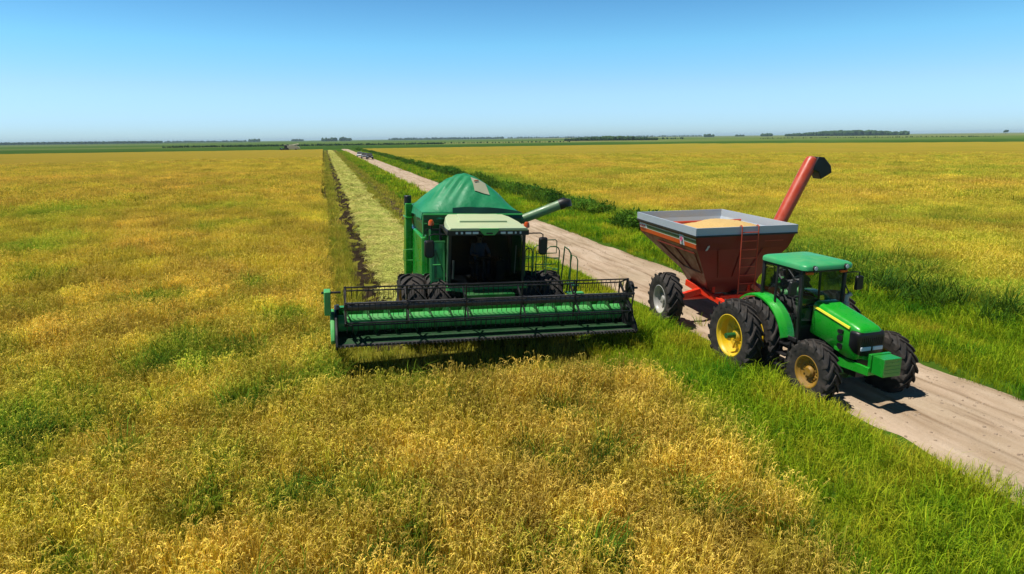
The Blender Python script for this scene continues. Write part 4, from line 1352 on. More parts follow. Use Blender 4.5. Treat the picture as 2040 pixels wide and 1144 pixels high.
soil = attr_color_mat('wet_field_soil', [(0, (0.035, 0.028, 0.012)), (0.5, (0.075, 0.060, 0.022)), (1, (0.13, 0.12, 0.03))], grain=0.8, scale=4, bump=0.8, dist=0.05)
far_mat = attr_color_mat('far_meadow', [(0.0, (0.035, 0.085, 0.012)), (0.35, (0.075, 0.135, 0.022)), (0.65, (0.12, 0.165, 0.04)), (1.0, (0.21, 0.20, 0.075))], grain=0.4, scale=0.05, bump=0.0, stretch=(0.25, 1, 1), big=0.012)

def ground_tint(x, y):
    d = math.hypot(x, y)
    if d < 420 and in_strip_box(x, y): return 0.3
    if d < 700: return 0.12+0.2*fbm(x*0.004, y*0.02, 1)
    return 0.45+0.55*fbm(x*0.0006, y*0.0022, 2)+0.2*fbm(x*0.002, y*0.008, 3)+(0.25 if x > 900 else 0)
def in_strip_box(x, y): return -1 < x < 22
xs = spaced(-9000, 9000, 18, 0.09, 8)
ys = spaced(-400, 12000, 14, 0.07, 8)
gnd_o = grid_mesh('ground', xs, ys, lambda x, y: True, lambda x, y: 0.0, ground_tint, far_mat)
gnd_o['kind'] = 'structure'

def strip(name, x0, x1, y0, y1, z, mat, tf, nx=12, zf=None, wob=0.3, ks=0.35):
    ys = spaced(y0, y1, 0.5, 0.012, y0)
    vs, fs, ti = [], [], []
    for y in ys:
        a = x0+wob*fbm(y*ks, x0, 0.3)
        b = x1+wob*fbm(y*ks, x1, 0.7)
        for i in range(nx+1):
            x = a+(b-a)*i/nx
            vs.append((x, y, z+(zf(x, y, i/nx) if zf else 0)))
            ti.append(tf(x, y, i/nx))
    for j in range(len(ys)-1):
        for i in range(nx):
            fs.append((j*(nx+1)+i, j*(nx+1)+i+1, (j+1)*(nx+1)+i+1, (j+1)*(nx+1)+i))
    me = bpy.data.meshes.new(name)
    me.from_pydata(vs, [], fs)
    me.attributes.new('tint', 'FLOAT', 'POINT').data.foreach_set('value', ti)
    me.materials.append(mat)
    me.polygons.foreach_set('use_smooth', [True]*len(me.polygons))
    o = bpy.data.objects.new(name, me)
    col.objects.link(o)
    o['kind'] = 'structure'
    return o

# bare earth near the machines and under the crop
strip('field_soil', -60, 24, 2, 260, 0.006, soil, lambda x, y, t: 0.5+0.4*fbm(x*0.3, y*0.3, 2), nx=40, wob=0)
verge_soil = attr_color_mat('verge_soil', [(0, (0.03, 0.055, 0.008)), (0.5, (0.06, 0.12, 0.012)), (1, (0.11, 0.15, 0.025))], grain=0.6, scale=5, bump=0.6)
strip('verge', 6.6, 10.6, 3, 420, 0.012, verge_soil, lambda x, y, t: 0.5, nx=6, zf=lambda x, y, t: 0.10*math.sin(math.pi*t), wob=0.1)
strip('verge', 14.2, 19.4, 3, 430, 0.012, verge_soil, lambda x, y, t: 0.4, nx=8, zf=lambda x, y, t: 0.10*math.sin(math.pi*min(1, t*1.4)) - 0.0, wob=0.1)
stub_soil = attr_color_mat('stubble_ground', [(0, (0.08, 0.07, 0.015)), (0.5, (0.20, 0.19, 0.028)), (1, (0.32, 0.26, 0.05))], grain=0.7, scale=6, bump=0.7)
strip('stubble_ground', -0.2, 7.3, 14.0, 392, 0.014, stub_soil, lambda x, y, t: 0.4+0.3*fbm(x, y*0.4, 3), nx=20, wob=0.1)
mud = attr_color_mat('wheel_track_mud', [(0, (0.022, 0.016, 0.010)), (0.5, (0.058, 0.042, 0.026)), (1, (0.15, 0.11, 0.065))], grain=0.9, scale=5, bump=1.0, dist=0.08)
strip('wheel_track', 0.85, 1.95, 17.5, 385, 0.022, mud, lambda x, y, t: 0.26+0.35*fbm(x*2, y*1.2, 2), nx=6, zf=lambda x, y, t: 0.05*fbm(x*2.5, y*2.5, 1), wob=0.35)
strip('wheel_track', 5.15, 6.05, 17.5, 385, 0.022, mud, lambda x, y, t: 0.62+0.35*fbm(x*2, y*1.2, 5), nx=6, zf=lambda x, y, t: 0.05*fbm(x*2.5, y*2.5, 3), wob=0.35)

# the dirt road
def road_mat():
    mt, n, o = new_mat('dirt_road')
    tc = n.nodes.new('ShaderNodeTexCoord')
    p = node(n, 'ShaderNodeBsdfDiffuse', Roughness=0.6)
    mp = node(n, 'ShaderNodeMapping')
    mp.inputs['Scale'].default_value = (1.0, 0.16, 1.0)
    n.links.new(tc.outputs['Object'], mp.inputs[0])
    n1 = node(n, 'ShaderNodeTexNoise', Scale=2.6, Detail=7.0, Roughness=0.62)
    n.links.new(mp.outputs[0], n1.inputs['Vector'])
    r1 = ramp(n, n1.outputs[0], [(0.26, (0.30, 0.22, 0.15)), (0.44, (0.52, 0.41, 0.295)), (0.60, (0.59, 0.48, 0.36)), (0.8, (0.69, 0.575, 0.445))])
    n2 = node(n, 'ShaderNodeTexNoise', Scale=0.35, Detail=4.0)
    n.links.new(tc.outputs['Object'], n2.inputs['Vector'])
    r2 = ramp(n, n2.outputs[0], [(0.35, (0.86, 0.84, 0.80)), (0.65, (1.04, 1.0, 1.0))])
    c = mixc(n, 1.0, r1.outputs[0], r2.outputs[0], 'MULTIPLY')
    at = node(n, 'ShaderNodeAttribute', attribute_name='tint', attribute_type='GEOMETRY')
    c = mixc(n, at.outputs['Fac'], c, (0.24, 0.155, 0.085))
    n4 = node(n, 'ShaderNodeTexVoronoi', Scale=9.0)
    n.links.new(tc.outputs['Object'], n4.inputs['Vector'])
    r4 = ramp(n, n4.outputs['Distance'], [(0.05, (0.45, 0.42, 0.4)), (0.16, (1, 1, 1))])
    n5 = node(n, 'ShaderNodeTexNoise', Scale=1.2, Detail=3.0)
    n.links.new(tc.outputs['Object'], n5.inputs['Vector'])
    r5 = ramp(n, n5.outputs[0], [(0.45, (0, 0, 0)), (0.62, (0.7, 0.7, 0.7))])
    c = mixc(n, r5.outputs[0], c, mixc(n, 1.0, c, r4.outputs[0], 'MULTIPLY'))
    n.links.new(c, p.inputs[0])
    n3 = node(n, 'ShaderNodeTexNoise', Scale=14.0, Detail=8.0, Roughness=0.75)
    n.links.new(tc.outputs['Object'], n3.inputs['Vector'])
    ad = node(n, 'ShaderNodeMath', operation='MULTIPLY_ADD')
    n.links.new(n1.outputs[0], ad.inputs[0])
    ad.inputs[1].default_value = 1.6
    n.links.new(n3.outputs[0], ad.inputs[2])
    b = node(n, 'ShaderNodeBump', Strength=0.9, Distance=0.08)
    n.links.new(ad.outputs[0], b.inputs['Height'])
    n.links.new(b.outputs[0], p.inputs['Normal'])
    n.links.new(p.outputs[0], o.inputs[0])
    return mt
def road_z(x, y, t):
    rut = sum(math.exp(-((t-c)/0.045)**2) for c in (0.22, 0.36, 0.64, 0.78))
    return 0.07*math.sin(math.pi*t)-0.038*rut+0.03*fbm(x*1.5, y*0.7, 2)
def road_t(x, y, t):
    # darker brown tone in the wheel ruts and along the edges
    rut = sum(math.exp(-((t-c)/0.018)**2)*(0.5+0.9*fbm(y*0.25, c*9, 1)) for c in (0.25, 0.34, 0.62, 0.74))
    ed = math.exp(-(min(t, 1-t)/0.06)**2)
    return max(0, min(1, (0.85 if y < 16 else 0.6)*rut+0.55*ed*(0.6+fbm(y*0.7, t, 2))+0.45*max(0, fbm(x*0.8, y*0.25, 7))+0.5*max(0, fbm(x*1.9, y*0.9, 17)-0.12)))
strip('dirt_road', 10.2, 14.5, 1.5, 430, 0.03, road_mat(), road_t, nx=64, zf=road_z, wob=0.22, ks=0.25)

# crop canopies: what one sees between and beyond the single plants
canopy = attr_color_mat('ripe_rice_canopy', [(0.0, (0.39, 0.270, 0.038)), (0.35, (0.34, 0.262, 0.033)), (0.6, (0.27, 0.245, 0.026)), (1.0, (0.11, 0.18, 0.016))], grain=0.5, scale=2.2, bump=1.0, dist=0.30, stretch=(0.7, 1, 1))
def can_z(x, y):
    d = math.hypot(x, y)
    b = 0.22+0.40*max(0, min(1, (d-22)/70))
    return b+0.10*fbm(x*0.5, y*0.5, 4)+0.06*fbm(x*1.7, y*1.7, 2)*(1 if d < 70 else 0.3)
xs = spaced(-520, 7.2, 0.6, 0.035, 0)
xs = [x for x in xs if x < 0]+[0.0, .6, 1.2, 1.8, 2.4, 3.0, 3.6, 4.2, 4.8, 5.4, 6.0, 6.6]
ys = spaced(3, 400, 0.6, 0.03, 3)
o = grid_mesh('rice_canopy', xs, ys, lambda x, y: in_left(x+0.35 if y > 12 else x, y+0.35), can_z, lambda x, y: rice_tint(x, y)*0.9+0.35*weed_at(x, y), canopy, skirt=1)
tag(o, 'golden ripe rice field on the left stretching from the foreground to the far hedge', kind='stuff')
xs = spaced(19.9, 560, 0.6, 0.035, 19.9)
o = grid_mesh('rice_canopy', xs, ys, lambda x, y: in_right(x, y), can_z, lambda x, y: rice_tint(x, y)*0.9, canopy, skirt=1)
ys2 = spaced(3, 520, 0.6, 0.03, 3)
tag(o, 'ripe rice field right of the road behind the ditch', kind='stuff')

# ================================================================== PLANTS
def ribbon(mb, pts, wds, mi=0, twist=None):
    """a flat leaf along pts"""
    b = len(mb.v)
    n = len(pts)
    for i, p in enumerate(pts):
        d = pts[min(i+1, n-1)]-pts[max(i-1, 0)]
        side = twist if twist is not None else d.cross(Vector((0, 0, 1)))
        side = side.normalized()*wds[i]/2 if side.length > 1e-6 else Vector((wds[i]/2, 0, 0))
        mb.v += [tuple(p-side), tuple(p+side)]
    for i in range(n-1):
        mb.f.append((b+2*i, b+2*i+1, b+2*i+3, b+2*i+2))
        mb.mi.append(mi)
def rice_tuft(rnd, n, spread, h, wd, ear):
    mb = MB()
    for k in range(n):
        a = rnd.uniform(0, 6.283)
        rr = spread*math.sqrt(rnd.random())
        base = Vector((rr*math.cos(a), rr*math.sin(a), 0))
        a2 = a+rnd.uniform(-1.2, 1.2)
        dirv = Vector((math.cos(a2), math.sin(a2), 0))
        hh = h*rnd.uniform(0.62, 1.12)
        lean = rnd.uniform(0.02, 0.24)*hh
        tw = Vector((math.cos(a2+rnd.uniform(0.6, 2.4)), math.sin(a2+rnd.uniform(0.6, 2.4)), 0))
        if rnd.random() < 0.45:         # stalk that carries an ear
            p1 = base+dirv*lean*0.3+Vector((0, 0, hh*0.55))
            p2 = base+dirv*lean*0.8+Vector((0, 0, hh*0.92))
            ribbon(mb, [base, p1, p2], [wd*0.6, wd*0.7, wd*0.5], 0, tw)
            e1 = p2+dirv*ear*0.22+Vector((0, 0, ear*0.34))
            e2 = p2+dirv*ear*0.52+Vector((0, 0, ear*0.42))
            e3 = p2+dirv*ear*0.82+Vector((0, 0, ear*0.18))
            ribbon(mb, [p2, e1, e2, e3], [wd*0.5, wd*0.7, wd*0.7, wd*0.2], 1, tw)
            arc = [p2, e1, e2, e3]
            for g_ in range(6):         # spikelets along the ear
                q = 3*(g_+0.6)/6.2
                i_ = min(2, int(q))
                c0 = arc[i_].lerp(arc[i_+1], q-i_)
                dd = Vector((rnd.gauss(0, 1), rnd.gauss(0, 1), rnd.gauss(-0.2, 0.7))).normalized()*ear*0.20
                ss = Vector((rnd.gauss(0, 1), rnd.gauss(0, 1), rnd.gauss(0, 0.6)))
                ribbon(mb, [c0-dd*0.3, c0+dd*0.3, c0+dd], [wd*0.4, wd*1.05, wd*0.3], 1, ss)
        else:                           # leaf blade
            p1 = base+dirv*lean*0.4+Vector((0, 0, hh*0.6))
            p2 = base+dirv*lean*1.3+Vector((0, 0, hh*0.95))
            p3 = base+dirv*lean*2.3+Vector((0, 0, hh*0.80))
            ribbon(mb, [base, p1, p2, p3], [wd*0.9, wd*1.0, wd*0.8, wd*0.15], 0, tw)
    return mb
def grass_tuft(rnd, n, spread, h, wd, droop=1.0):
    mb = MB()
    for k in range(n):
        a = rnd.uniform(0, 6.283)
        rr = spread*math.sqrt(rnd.random())
        base = Vector((rr*math.cos(a), rr*math.sin(a), 0))
        a2 = a+rnd.uniform(-1.5, 1.5)
        dirv = Vector((math.cos(a2), math.sin(a2), 0))
        hh = h*rnd.uniform(0.45, 1.1)
        ln = hh*rnd.uniform(0.1, 0.5)*droop
        t2 = a2+rnd.uniform(0.7, 2.4)
        tw = Vector((math.cos(t2), math.sin(t2), 0))
        ribbon(mb, [base, base+dirv*ln*0.3+Vector((0, 0, hh*0.55)), base+dirv*ln*0.9+Vector((0, 0, hh*0.92)), base+dirv*ln*1.6+Vector((0, 0, hh*0.95))], [wd, wd*0.95, wd*0.6, wd*0.08], 0, tw)
    return mb
def leaf_clump(rnd, n, rx, rz, ls):
    mb = MB()
    for k in range(5):
        a = rnd.uniform(0, 6.283)
        mb.tube([(0, 0, 0), (0.4*rx*math.cos(a), 0.4*rx*math.sin(a), rz*1.2)], [ls*0.10, ls*0.05], 4, 0)
    lobes = [(rnd.uniform(-.5, .5)*rx, rnd.uniform(-.5, .5)*rx, rz*rnd.uniform(0.6, 1.35), rnd.uniform(0.4, 0.7)) for _ in range(7)]
    for k in range(n):
        lx, ly, lz, lr = rnd.choice(lobes)
        v = Vector((rnd.gauss(0, 1), rnd.gauss(0, 1), rnd.gauss(0, 1))).normalized()*(rnd.random()**0.45)
        c = Vector((lx+v.x*rx*lr, ly+v.y*rx*lr, max(0.03, lz+v.z*rz*lr)))
        d = Vector((rnd.gauss(0, 1), rnd.gauss(0, 1), rnd.gauss(0.2, 0.7))).normalized()
        s = d.cross(Vector((rnd.random(), rnd.random(), rnd.random()+0.1))).normalized()
        L = ls*rnd.uniform(0.6, 1.3)
        ribbon(mb, [c, c+d*L*0.5, c+d*L], [L*0.15, L*0.5, L*0.08], 0, s)
    return mb
def straw_wad(rnd, n, spread, ln, wd, h):
    mb = MB()
    for k in range(n):
        a = rnd.uniform(0, 6.283)
        c = Vector((rnd.uniform(-1, 1)*spread, rnd.uniform(-1, 1)*spread, rnd.uniform(0, h)))
        d = Vector((math.cos(a), math.sin(a), rnd.gauss(0, 0.22))).normalized()*ln*rnd.uniform(0.5, 1.2)
        tw = Vector((0, 0, 1)).cross(d)+Vector((0, 0, rnd.uniform(-.3, .3)*ln))
        ribbon(mb, [c-d*0.5, c+Vector((0, 0, 0.02)), c+d*0.5], [wd*0.7, wd, wd*0.5], 0, tw)
    return mb

TEMPL = {}
def templates(key, fn, mats, count=4):
    cl = bpy.data.collections.new('plant_shapes_'+key)
    for i in range(count):
        rnd = random.Random(100*len(TEMPL)+i)
        mb = fn(rnd)
        me = bpy.data.meshes.new('shape_'+key)
        me.from_pydata(mb.v, [], mb.f)
        for mt in mats: me.materials.append(mt)
        me.polygons.foreach_set('material_index', mb.mi)
        ob = bpy.data.objects.new('shape_%s_%d' % (key, i), me)
        cl.objects.link(ob)
    TEMPL[key] = (cl, count)

def scatter(name, key, pts, label):
    """pts: (x, y, z, rotz, tiltx, tilty, scale, tint, val); one object of many plants"""
    cl, count = TEMPL[key]
    me = bpy.data.meshes.new(name)
    me.from_pydata([p[:3] for p in pts], [], [])
    def at(nm, typ, vals):
        a = me.attributes.new(nm, typ, 'POINT')
        a.data.foreach_set('vector' if typ == 'FLOAT_VECTOR' else 'value', vals)
    at('rot', 'FLOAT_VECTOR', [c for p in pts for c in (p[4], p[5], p[3])])
    at('scl', 'FLOAT', [p[6] for p in pts])
    at('tint', 'FLOAT', [p[7] for p in pts])
    at('val', 'FLOAT', [p[8] for p in pts])
    at('pick', 'INT', [random.randrange(count) for p in pts])
    o = bpy.data.objects.new(name, me)
    col.objects.link(o)
    ng = bpy.data.node_groups.new('scatter_'+name, 'GeometryNodeTree')
    ng.interface.new_socket('Geometry', in_out='INPUT', socket_type='NodeSocketGeometry')
    ng.interface.new_socket('Geometry', in_out='OUTPUT', socket_type='NodeSocketGeometry')
    gi, go = ng.nodes.new('NodeGroupInput'), ng.nodes.new('NodeGroupOutput')
    ci = ng.nodes.new('GeometryNodeCollectionInfo')
    ci.inputs['Collection'].default_value = cl
    ci.inputs['Separate Children'].default_value = True
    ci.inputs['Reset Children'].default_value = True
    ip = ng.nodes.new('GeometryNodeInstanceOnPoints')
    ip.inputs['Pick Instance'].default_value = True
    def na(nm, typ):
        x = ng.nodes.new('GeometryNodeInputNamedAttribute')
        x.data_type = typ
        x.inputs['Name'].default_value = nm
        return x.outputs[0]
    ng.links.new(gi.outputs[0], ip.inputs['Points'])
    ng.links.new(ci.outputs[0], ip.inputs['Instance'])
    ng.links.new(na('pick', 'INT'), ip.inputs['Instance Index'])
    e2r = ng.nodes.new('FunctionNodeEulerToRotation')
    ng.links.new(na('rot', 'FLOAT_VECTOR'), e2r.inputs[0])
    ng.links.new(e2r.outputs[0], ip.inputs['Rotation'])
    ng.links.new(na('scl', 'FLOAT'), ip.inputs['Scale'])
    ng.links.new(ip.outputs[0], go.inputs[0])
    o.modifiers.new('scatter', 'NODES').node_group = ng
    tag(o, label, kind='stuff')
    return o

def in_view(x, y):
    X, Y = x+4.5*math.sin(YAW), y+4.5*math.cos(YAW)
    a = math.atan2(X, Y)-YAW
    return abs(a) < R(46)
rnd = random.Random(5)
def tiers(x0, x1, y0, y1, bands, test):
    """jittered points in the box, spacing set by the distance band: [(d0, d1, spacing)]"""
    for bi, (d0, d1, sp) in enumerate(bands):
        ya, yb = max(y0, -2), min(y1, d1)
        ny = int((yb-ya)/sp)+1
        for j in range(ny):
            yy = ya+j*sp
            # only the part of the row that can be in view
            xa = max(x0, -(yy+6)*0.60-3, -d1)
            xb = min(x1, (yy+6)*1.75+3, d1)
            nx = int((xb-xa)/sp)+1
            for i in range(max(0, nx)):
                x = xa+(i+rnd.uniform(-.5, .5))*sp
                y = yy+rnd.uniform(-.5, .5)*sp
                d = math.hypot(x, y)
                if d0 <= d < d1 and x0 <= x <= x1 and y0 <= y <= y1 and in_view(x, y) and test(x, y):
                    yield bi, x, y, d
ruv = rnd.uniform

templates('rice_near', lambda r: rice_tuft(r, 27, 0.14, 0.76, 0.0098, 0.13), [M['rice_leaf'], M['rice_ear']], 6)
templates('rice_mid', lambda r: rice_tuft(r, 44, 0.34, 0.76, 0.018, 0.14), [M['rice_leaf_soft'], M['rice_ear_soft']], 5)
templates('rice_far', lambda r: rice_tuft(r, 60, 0.85, 0.78, 0.045, 0.18), [M['rice_leaf_soft'], M['rice_ear_soft']], 5)
templates('grass_near', lambda r: grass_tuft(r, 18, 0.13, 0.42, 0.013), [M['grass']], 5)
templates('grass_mid', lambda r: grass_tuft(r, 34, 0.34, 0.45, 0.030), [M['grass']], 4)
templates('grass_far', lambda r: grass_tuft(r, 50, 0.95, 0.48, 0.075), [M['grass']], 4)
templates('weed', lambda r: grass_tuft(r, 26, 0.16, 0.85, 0.021, 1.3), [M['weed_grass']], 4)
templates('bush', lambda r: leaf_clump(r, 420, 0.75, 0.60, 0.20), [M['weed']], 5)
templates('straw_near', lambda r: straw_wad(r, 30, 0.22, 0.34, 0.014, 0.12), [M['straw']], 5)
templates('straw_far', lambda r: straw_wad(r, 40, 0.42, 0.55, 0.035, 0.14), [M['straw']], 4)
templates('stub_near', lambda r: grass_tuft(r, 16, 0.15, 0.24, 0.013, 0.5), [M['stubble']], 4)
templates('stub_far', lambda r: grass_tuft(r, 34, 0.55, 0.26, 0.04, 0.5), [M['stubble']], 4)

BR = [(0, 27, 0.175), (27, 62, 0.40), (62, 210, 1.0)]
kinds = ('rice_near', 'rice_mid', 'rice_far')
def rice(side, test, x0, x1, y0, y1, label):
    pts = {0: [], 1: [], 2: []}
    wds = []
    for bi, x, y, d in tiers(x0, x1, y0, y1, BR, test):
        if bi and x < 8 and x > -0.2-(0.22, 0.75)[bi-1]: continue
        wd = weed_at(x, y) if x < 8 else 0
        green = 0.45*wd
        if d > 32: wd = 0
        if wd > 0.35 and rnd.random() < wd*0.9:
            if bi < 2 and rnd.random() < 0.8:
                wds.append((x, y, 0.10, ruv(0, 6.28), ruv(-.2, .2), ruv(-.2, .2), ruv(0.5, 0.95)*(1 if bi == 0 else 1.3), min(1, max(0, 0.5+0.5*fbm(x, y, 1))), ruv(0.7, 1.3)))
            if rnd.random() < 0.55: continue
        gap = fbm(x*1.6, y*1.6, 12)
        row = 1.0
        if x < -1.2 and 13 < y < 110:      # old drill passes running aslant through the field
            ph = (0.72*y-0.69*x+1.6*fbm(x*0.07, y*0.07, 40))/3.7
            if abs(ph-round(ph))*3.7 < 0.20+0.004*d and fbm(x*0.2, y*0.2, 43) > -0.22:
                row = ruv(0.45, 0.8)
                if bi == 0 and rnd.random() < 0.5: continue
        if bi == 0 and x < 7 and fbm(x*0.75, y*0.75, 50) > 0.40 and rnd.random() < 0.5:
            wds.append((x, y, 0.05, ruv(0, 6.28), ruv(-.3, .3), ruv(-.3, .3), ruv(0.5, 0.95), ruv(0.2, 1.0), ruv(0.6, 1.2)))
            continue
        if bi == 0 and gap < -0.31 and rnd.random() < 0.8: continue      # thin spots
        row *= 1+0.34*fbm(x*0.45, y*0.45, 71)+0.22*fbm(x*0.12, y*0.12, 72)
        if bi == 2 and rnd.random() < (d-120)/95: continue
        vv = ruv(0.58, 1.25) if bi == 0 else (ruv(0.80, 1.15) if bi == 1 else ruv(0.90, 1.08))
        t = rice_tint(x, y)+green+(ruv(-.28, .28) if bi == 0 else ruv(-.10, .10))
        hh = 1.0+0.22*fbm(x*0.35, y*0.35, 9)+0.16*gap
        lean = 0.16+0.30*max(0, fbm(x*0.22, y*0.22, 21))
        la = 3*fbm(x*0.06, y*0.06, 15)
        pts[bi].append((x, y, 0.0 if bi < 2 else 0.05, ruv(0, 6.28), lean*math.cos(la)*ruv(-.3, 1.2)+ruv(-.12, .12), lean*math.sin(la)*ruv(-.3, 1.2)+ruv(-.12, .12), hh*ruv(0.88, 1.12)*(0.85 if row < 0.6 else 1), min(1, max(0, t)), row*vv*(1+0.25*gap*(bi == 0))*(0.5 if bi == 0 and rnd.random() < 0.10 else 1)))
    for bi in range(3):
        if pts[bi]:
            scatter(('ripe_rice', 'rice_plants', 'distant_rice')[bi], kinds[bi], pts[bi], label % ('close by', 'in the middle distance', 'far off')[bi])
    return wds
wd = rice('left', in_left, -140, 7.6, 3.5, 210, 'ripe golden rice plants of the left field %s')
scatter('field_weeds', 'weed', wd, 'dark green grassy weeds growing in patches among the ripe rice')
rice('right', in_right, 19.4, 190, 4, 210, 'ripe rice plants of the field right of the road %s')

# verges
def verge_test(x, y):
    if (edge_x(y)-0.6 if y < 15.5 else 7.0) <= x <= 10.8:
        lim = (10.15 if y > 12.5 else 9.98 if y > 9.8 else 9.98+0.2*(9.8-y))+0.28*fbm(y*0.9, 2.2, 0)
        lo = (edge_x(y)-0.55 if y < 15.5 else 7.1+0.5*fbm(y*0.4, 1, 1))
        return lo < x < lim
    if x > 14:
        lo = 14.45+0.30*fbm(y*0.8, 5.5, 0)
        return lo < x < 20.3
    if 10.1 < x < 10.9 or 13.8 < x < 14.5: return rnd.random() < 0.05*max(0, fbm(x*2, y*1.2, 61)+0.2)
    return 6.2 < x < 7.0 and y < front_y(x)+1.5 and rnd.random() < (x-6.2)/1.2
gp = {0: [], 1: [], 2: []}
for bi, x, y, d in tiers(4.9, 20.5, 3.5, 330, [(0, 27, 0.15), (27, 62, 0.36), (62, 330, 1.0)], verge_test):
    t = 0.46+0.55*fbm(x*0.45, y*0.35, 31)+0.35*fbm(x*1.6, y*1.4, 33)+ruv(-.2, .2)
    if x > 14: t += 0.10
    hh = 0.82+0.32*fbm(x*0.5, y*0.4, 35)
    edge = min(abs(x-10.15), abs(x-14.5))
    if edge < 0.5: hh *= 0.45+1.1*edge
    if 7.4 < x < 9.6 or x > 15.2: hh *= 1.15
    if x > 17.5 and y < 26: hh *= 1.25
    gp[bi].append((x, y, 0.05, ruv(0, 6.28), ruv(-.22, .22), ruv(-.22, .22), hh*ruv(0.8, 1.2), min(1, max(0, t)), ruv(0.75, 1.2)))
for bi, nm in enumerate(('verge_grass', 'roadside_grass', 'distant_grass')):
    scatter(nm, ('grass_near', 'grass_mid', 'grass_far')[bi], gp[bi], 'bright green grass on both verges of the dirt road %s' % ('near the tractor', 'in the middle distance', 'far along the road')[bi])
# ditch weeds along the right verge
dp, tp_ = [], []
y = 10.0
while y < 400:
    k = 0.45+0.010*y
    for _ in range(1 if y < 25 else 2):
        x = 18.9+ruv(-.75, .75)+0.4*fbm(y*0.1, 1, 2)
        dens = fbm(y*0.16, 7.7, 1)
        near = y < 25
        if near and not 13.2 < y < 22.5: continue
        if not near and dens < -0.35: continue
        sc = ruv(0.75, 1.25)*(0.95 if near else 1.0+0.25*dens)
        if near: x = 18.75+ruv(-.9, 1.0)+0.25*(17-y)*0.3
        if near:
            for _q in range(5):
                tp_.append((x+ruv(-.5, .5), y+ruv(-.4, .4), 0.0, ruv(0, 6.28), ruv(-.25, .25), ruv(-.25, .25), ruv(0.9, 1.5), ruv(0.45, 1.0), ruv(0.6, 1.1)))
            if rnd.random() < 0.5: dp.append((x, y, -0.05, ruv(0, 6.28), 0, 0, ruv(0.45, 0.75), ruv(0.5, 1.0), ruv(0.7, 1.1)))
            continue
        dp.append((x, y+ruv(-.4, .4), -0.05, ruv(0, 6.28), ruv(-.1, .1), ruv(-.1, .1), sc, min(1, max(0, 0.55+0.45*fbm(x, y*0.5, 3)+ruv(-.2, .2))), ruv(0.7, 1.25)))
        for _q in range(2):
            tp_.append((x+ruv(-1.0, .8), y+ruv(-.6, .6), 0.0, ruv(0, 6.28), ruv(-.2, .2), ruv(-.2, .2), ruv(1.0, 1.6), ruv(0.2, 0.9), ruv(0.7, 1.2)))
    y += k*0.62
for (x, y) in ((20.5, 21.0), (21.5, 20.0), (21.9, 19.4), (20.9, 21.6), (22.3, 18.8), (24.0, 21.5), (20.2, 22.4), (19.9, 24.0)):
    tp_.extend([(x+ruv(-.6, .6), y+ruv(-.6, .6), 0, ruv(0, 6.28), ruv(-.2, .2), ruv(-.2, .2), ruv(0.9, 1.4), ruv(0.4, 1), ruv(0.7, 1.1)) for _q in range(6)])
scatter('ditch_grass', 'weed', tp_, 'tall coarse green grass standing in the ditch right of the road')
scatter('ditch_weeds', 'bush', dp, 'dark green bushy weeds in a line along the ditch right of the road')
# cut strip: windrow of straw, stubble either side
sp = {0: [], 1: []}
def mound(x, y):
    t = (x-3.10-0.12*fbm(y*0.3, 6, 0))/1.60
    return 0.24*max(0, 1-t*t)
straw_base = attr_color_mat('straw_bed', [(0, (0.25, 0.22, 0.06)), (0.5, (0.40, 0.37, 0.10)), (1, (0.55, 0.50, 0.18))], grain=0.7, scale=7, bump=1.0, dist=0.08)
o = strip('straw_windrow', 1.85, 4.45, 19.2, 388, 0.03, straw_base, lambda x, y, t: 0.5, nx=14, zf=lambda x, y, t: max(0.0, mound(x, y)-0.02)+0.03*fbm(x*2, y*2, 1), wob=0.25)
del o['kind']
tag(o, 'pale yellow straw windrow lying in a long strip behind the combine harvester', kind='stuff')
for bi, x, y, d in tiers(1.2, 5.1, 19.0, 330, [(0, 55, 0.20), (55, 330, 0.62)], lambda x, y: abs(x-3.15-0.12*fbm(y*0.3, 6, 0)) < 1.30+0.40*fbm(x*1.2, y*0.8, 4)+0.22*fbm(x*3, y*2.2, 14)-(0.25 if y > 55 else 0)):
    t = 0.50+0.45*fbm(x*0.8, y*0.6, 41)+ruv(-.25, .25)
    sp[bi].append((x, y, 0.03+mound(x, y), ruv(0, 6.28), ruv(-.15, .15), ruv(-.15, .15), ruv(0.8, 1.2), min(1, max(0, t)), ruv(0.85, 1.15)))
scatter('cut_straw', 'straw_near', sp[0], 'loose pale straw on the windrow just behind the combine harvester')
scatter('cut_straw', 'straw_far', sp[1], 'loose pale straw on the windrow far behind the combine harvester')
st = {0: [], 1: []}
def stub_test(x, y):
    if y < front_y(x)+0.3 or y > 330: return False
    if y > 45 and 0.65 < x < 1.9: return rnd.random() < 0.06
    if 0.95 < x < 1.85 and y > 17.5: return rnd.random() < 0.06
    if 5.2 < x < 6.0 and y > 17.5: return rnd.random() < 0.18
    if 1.85 < x < 4.5 and y > 19.5: return False
    return True
for bi, x, y, d in tiers(-0.15, 7.4, 13.5, 330, [(0, 45, 0.19), (45, 330, 0.62)], stub_test):
    t = 0.50+0.35*fbm(x*0.5, y*0.3, 51)+ruv(-.2, .2)+0.10*math.sin(x*11)
    if x > 5.8: t -= 0.05
    st[bi].append((x, y, 0.0, ruv(0, 6.28), ruv(-.25, .25), ruv(-.25, .25), ruv(0.7, 1.25), min(1, max(0, t)), ruv(1.0, 1.5)))
scatter('stubble', 'stub_near', st[0], 'short olive stubble left standing around the combine harvester')
scatter('stubble', 'stub_far', st[1], 'short olive stubble along the far part of the cut strip')
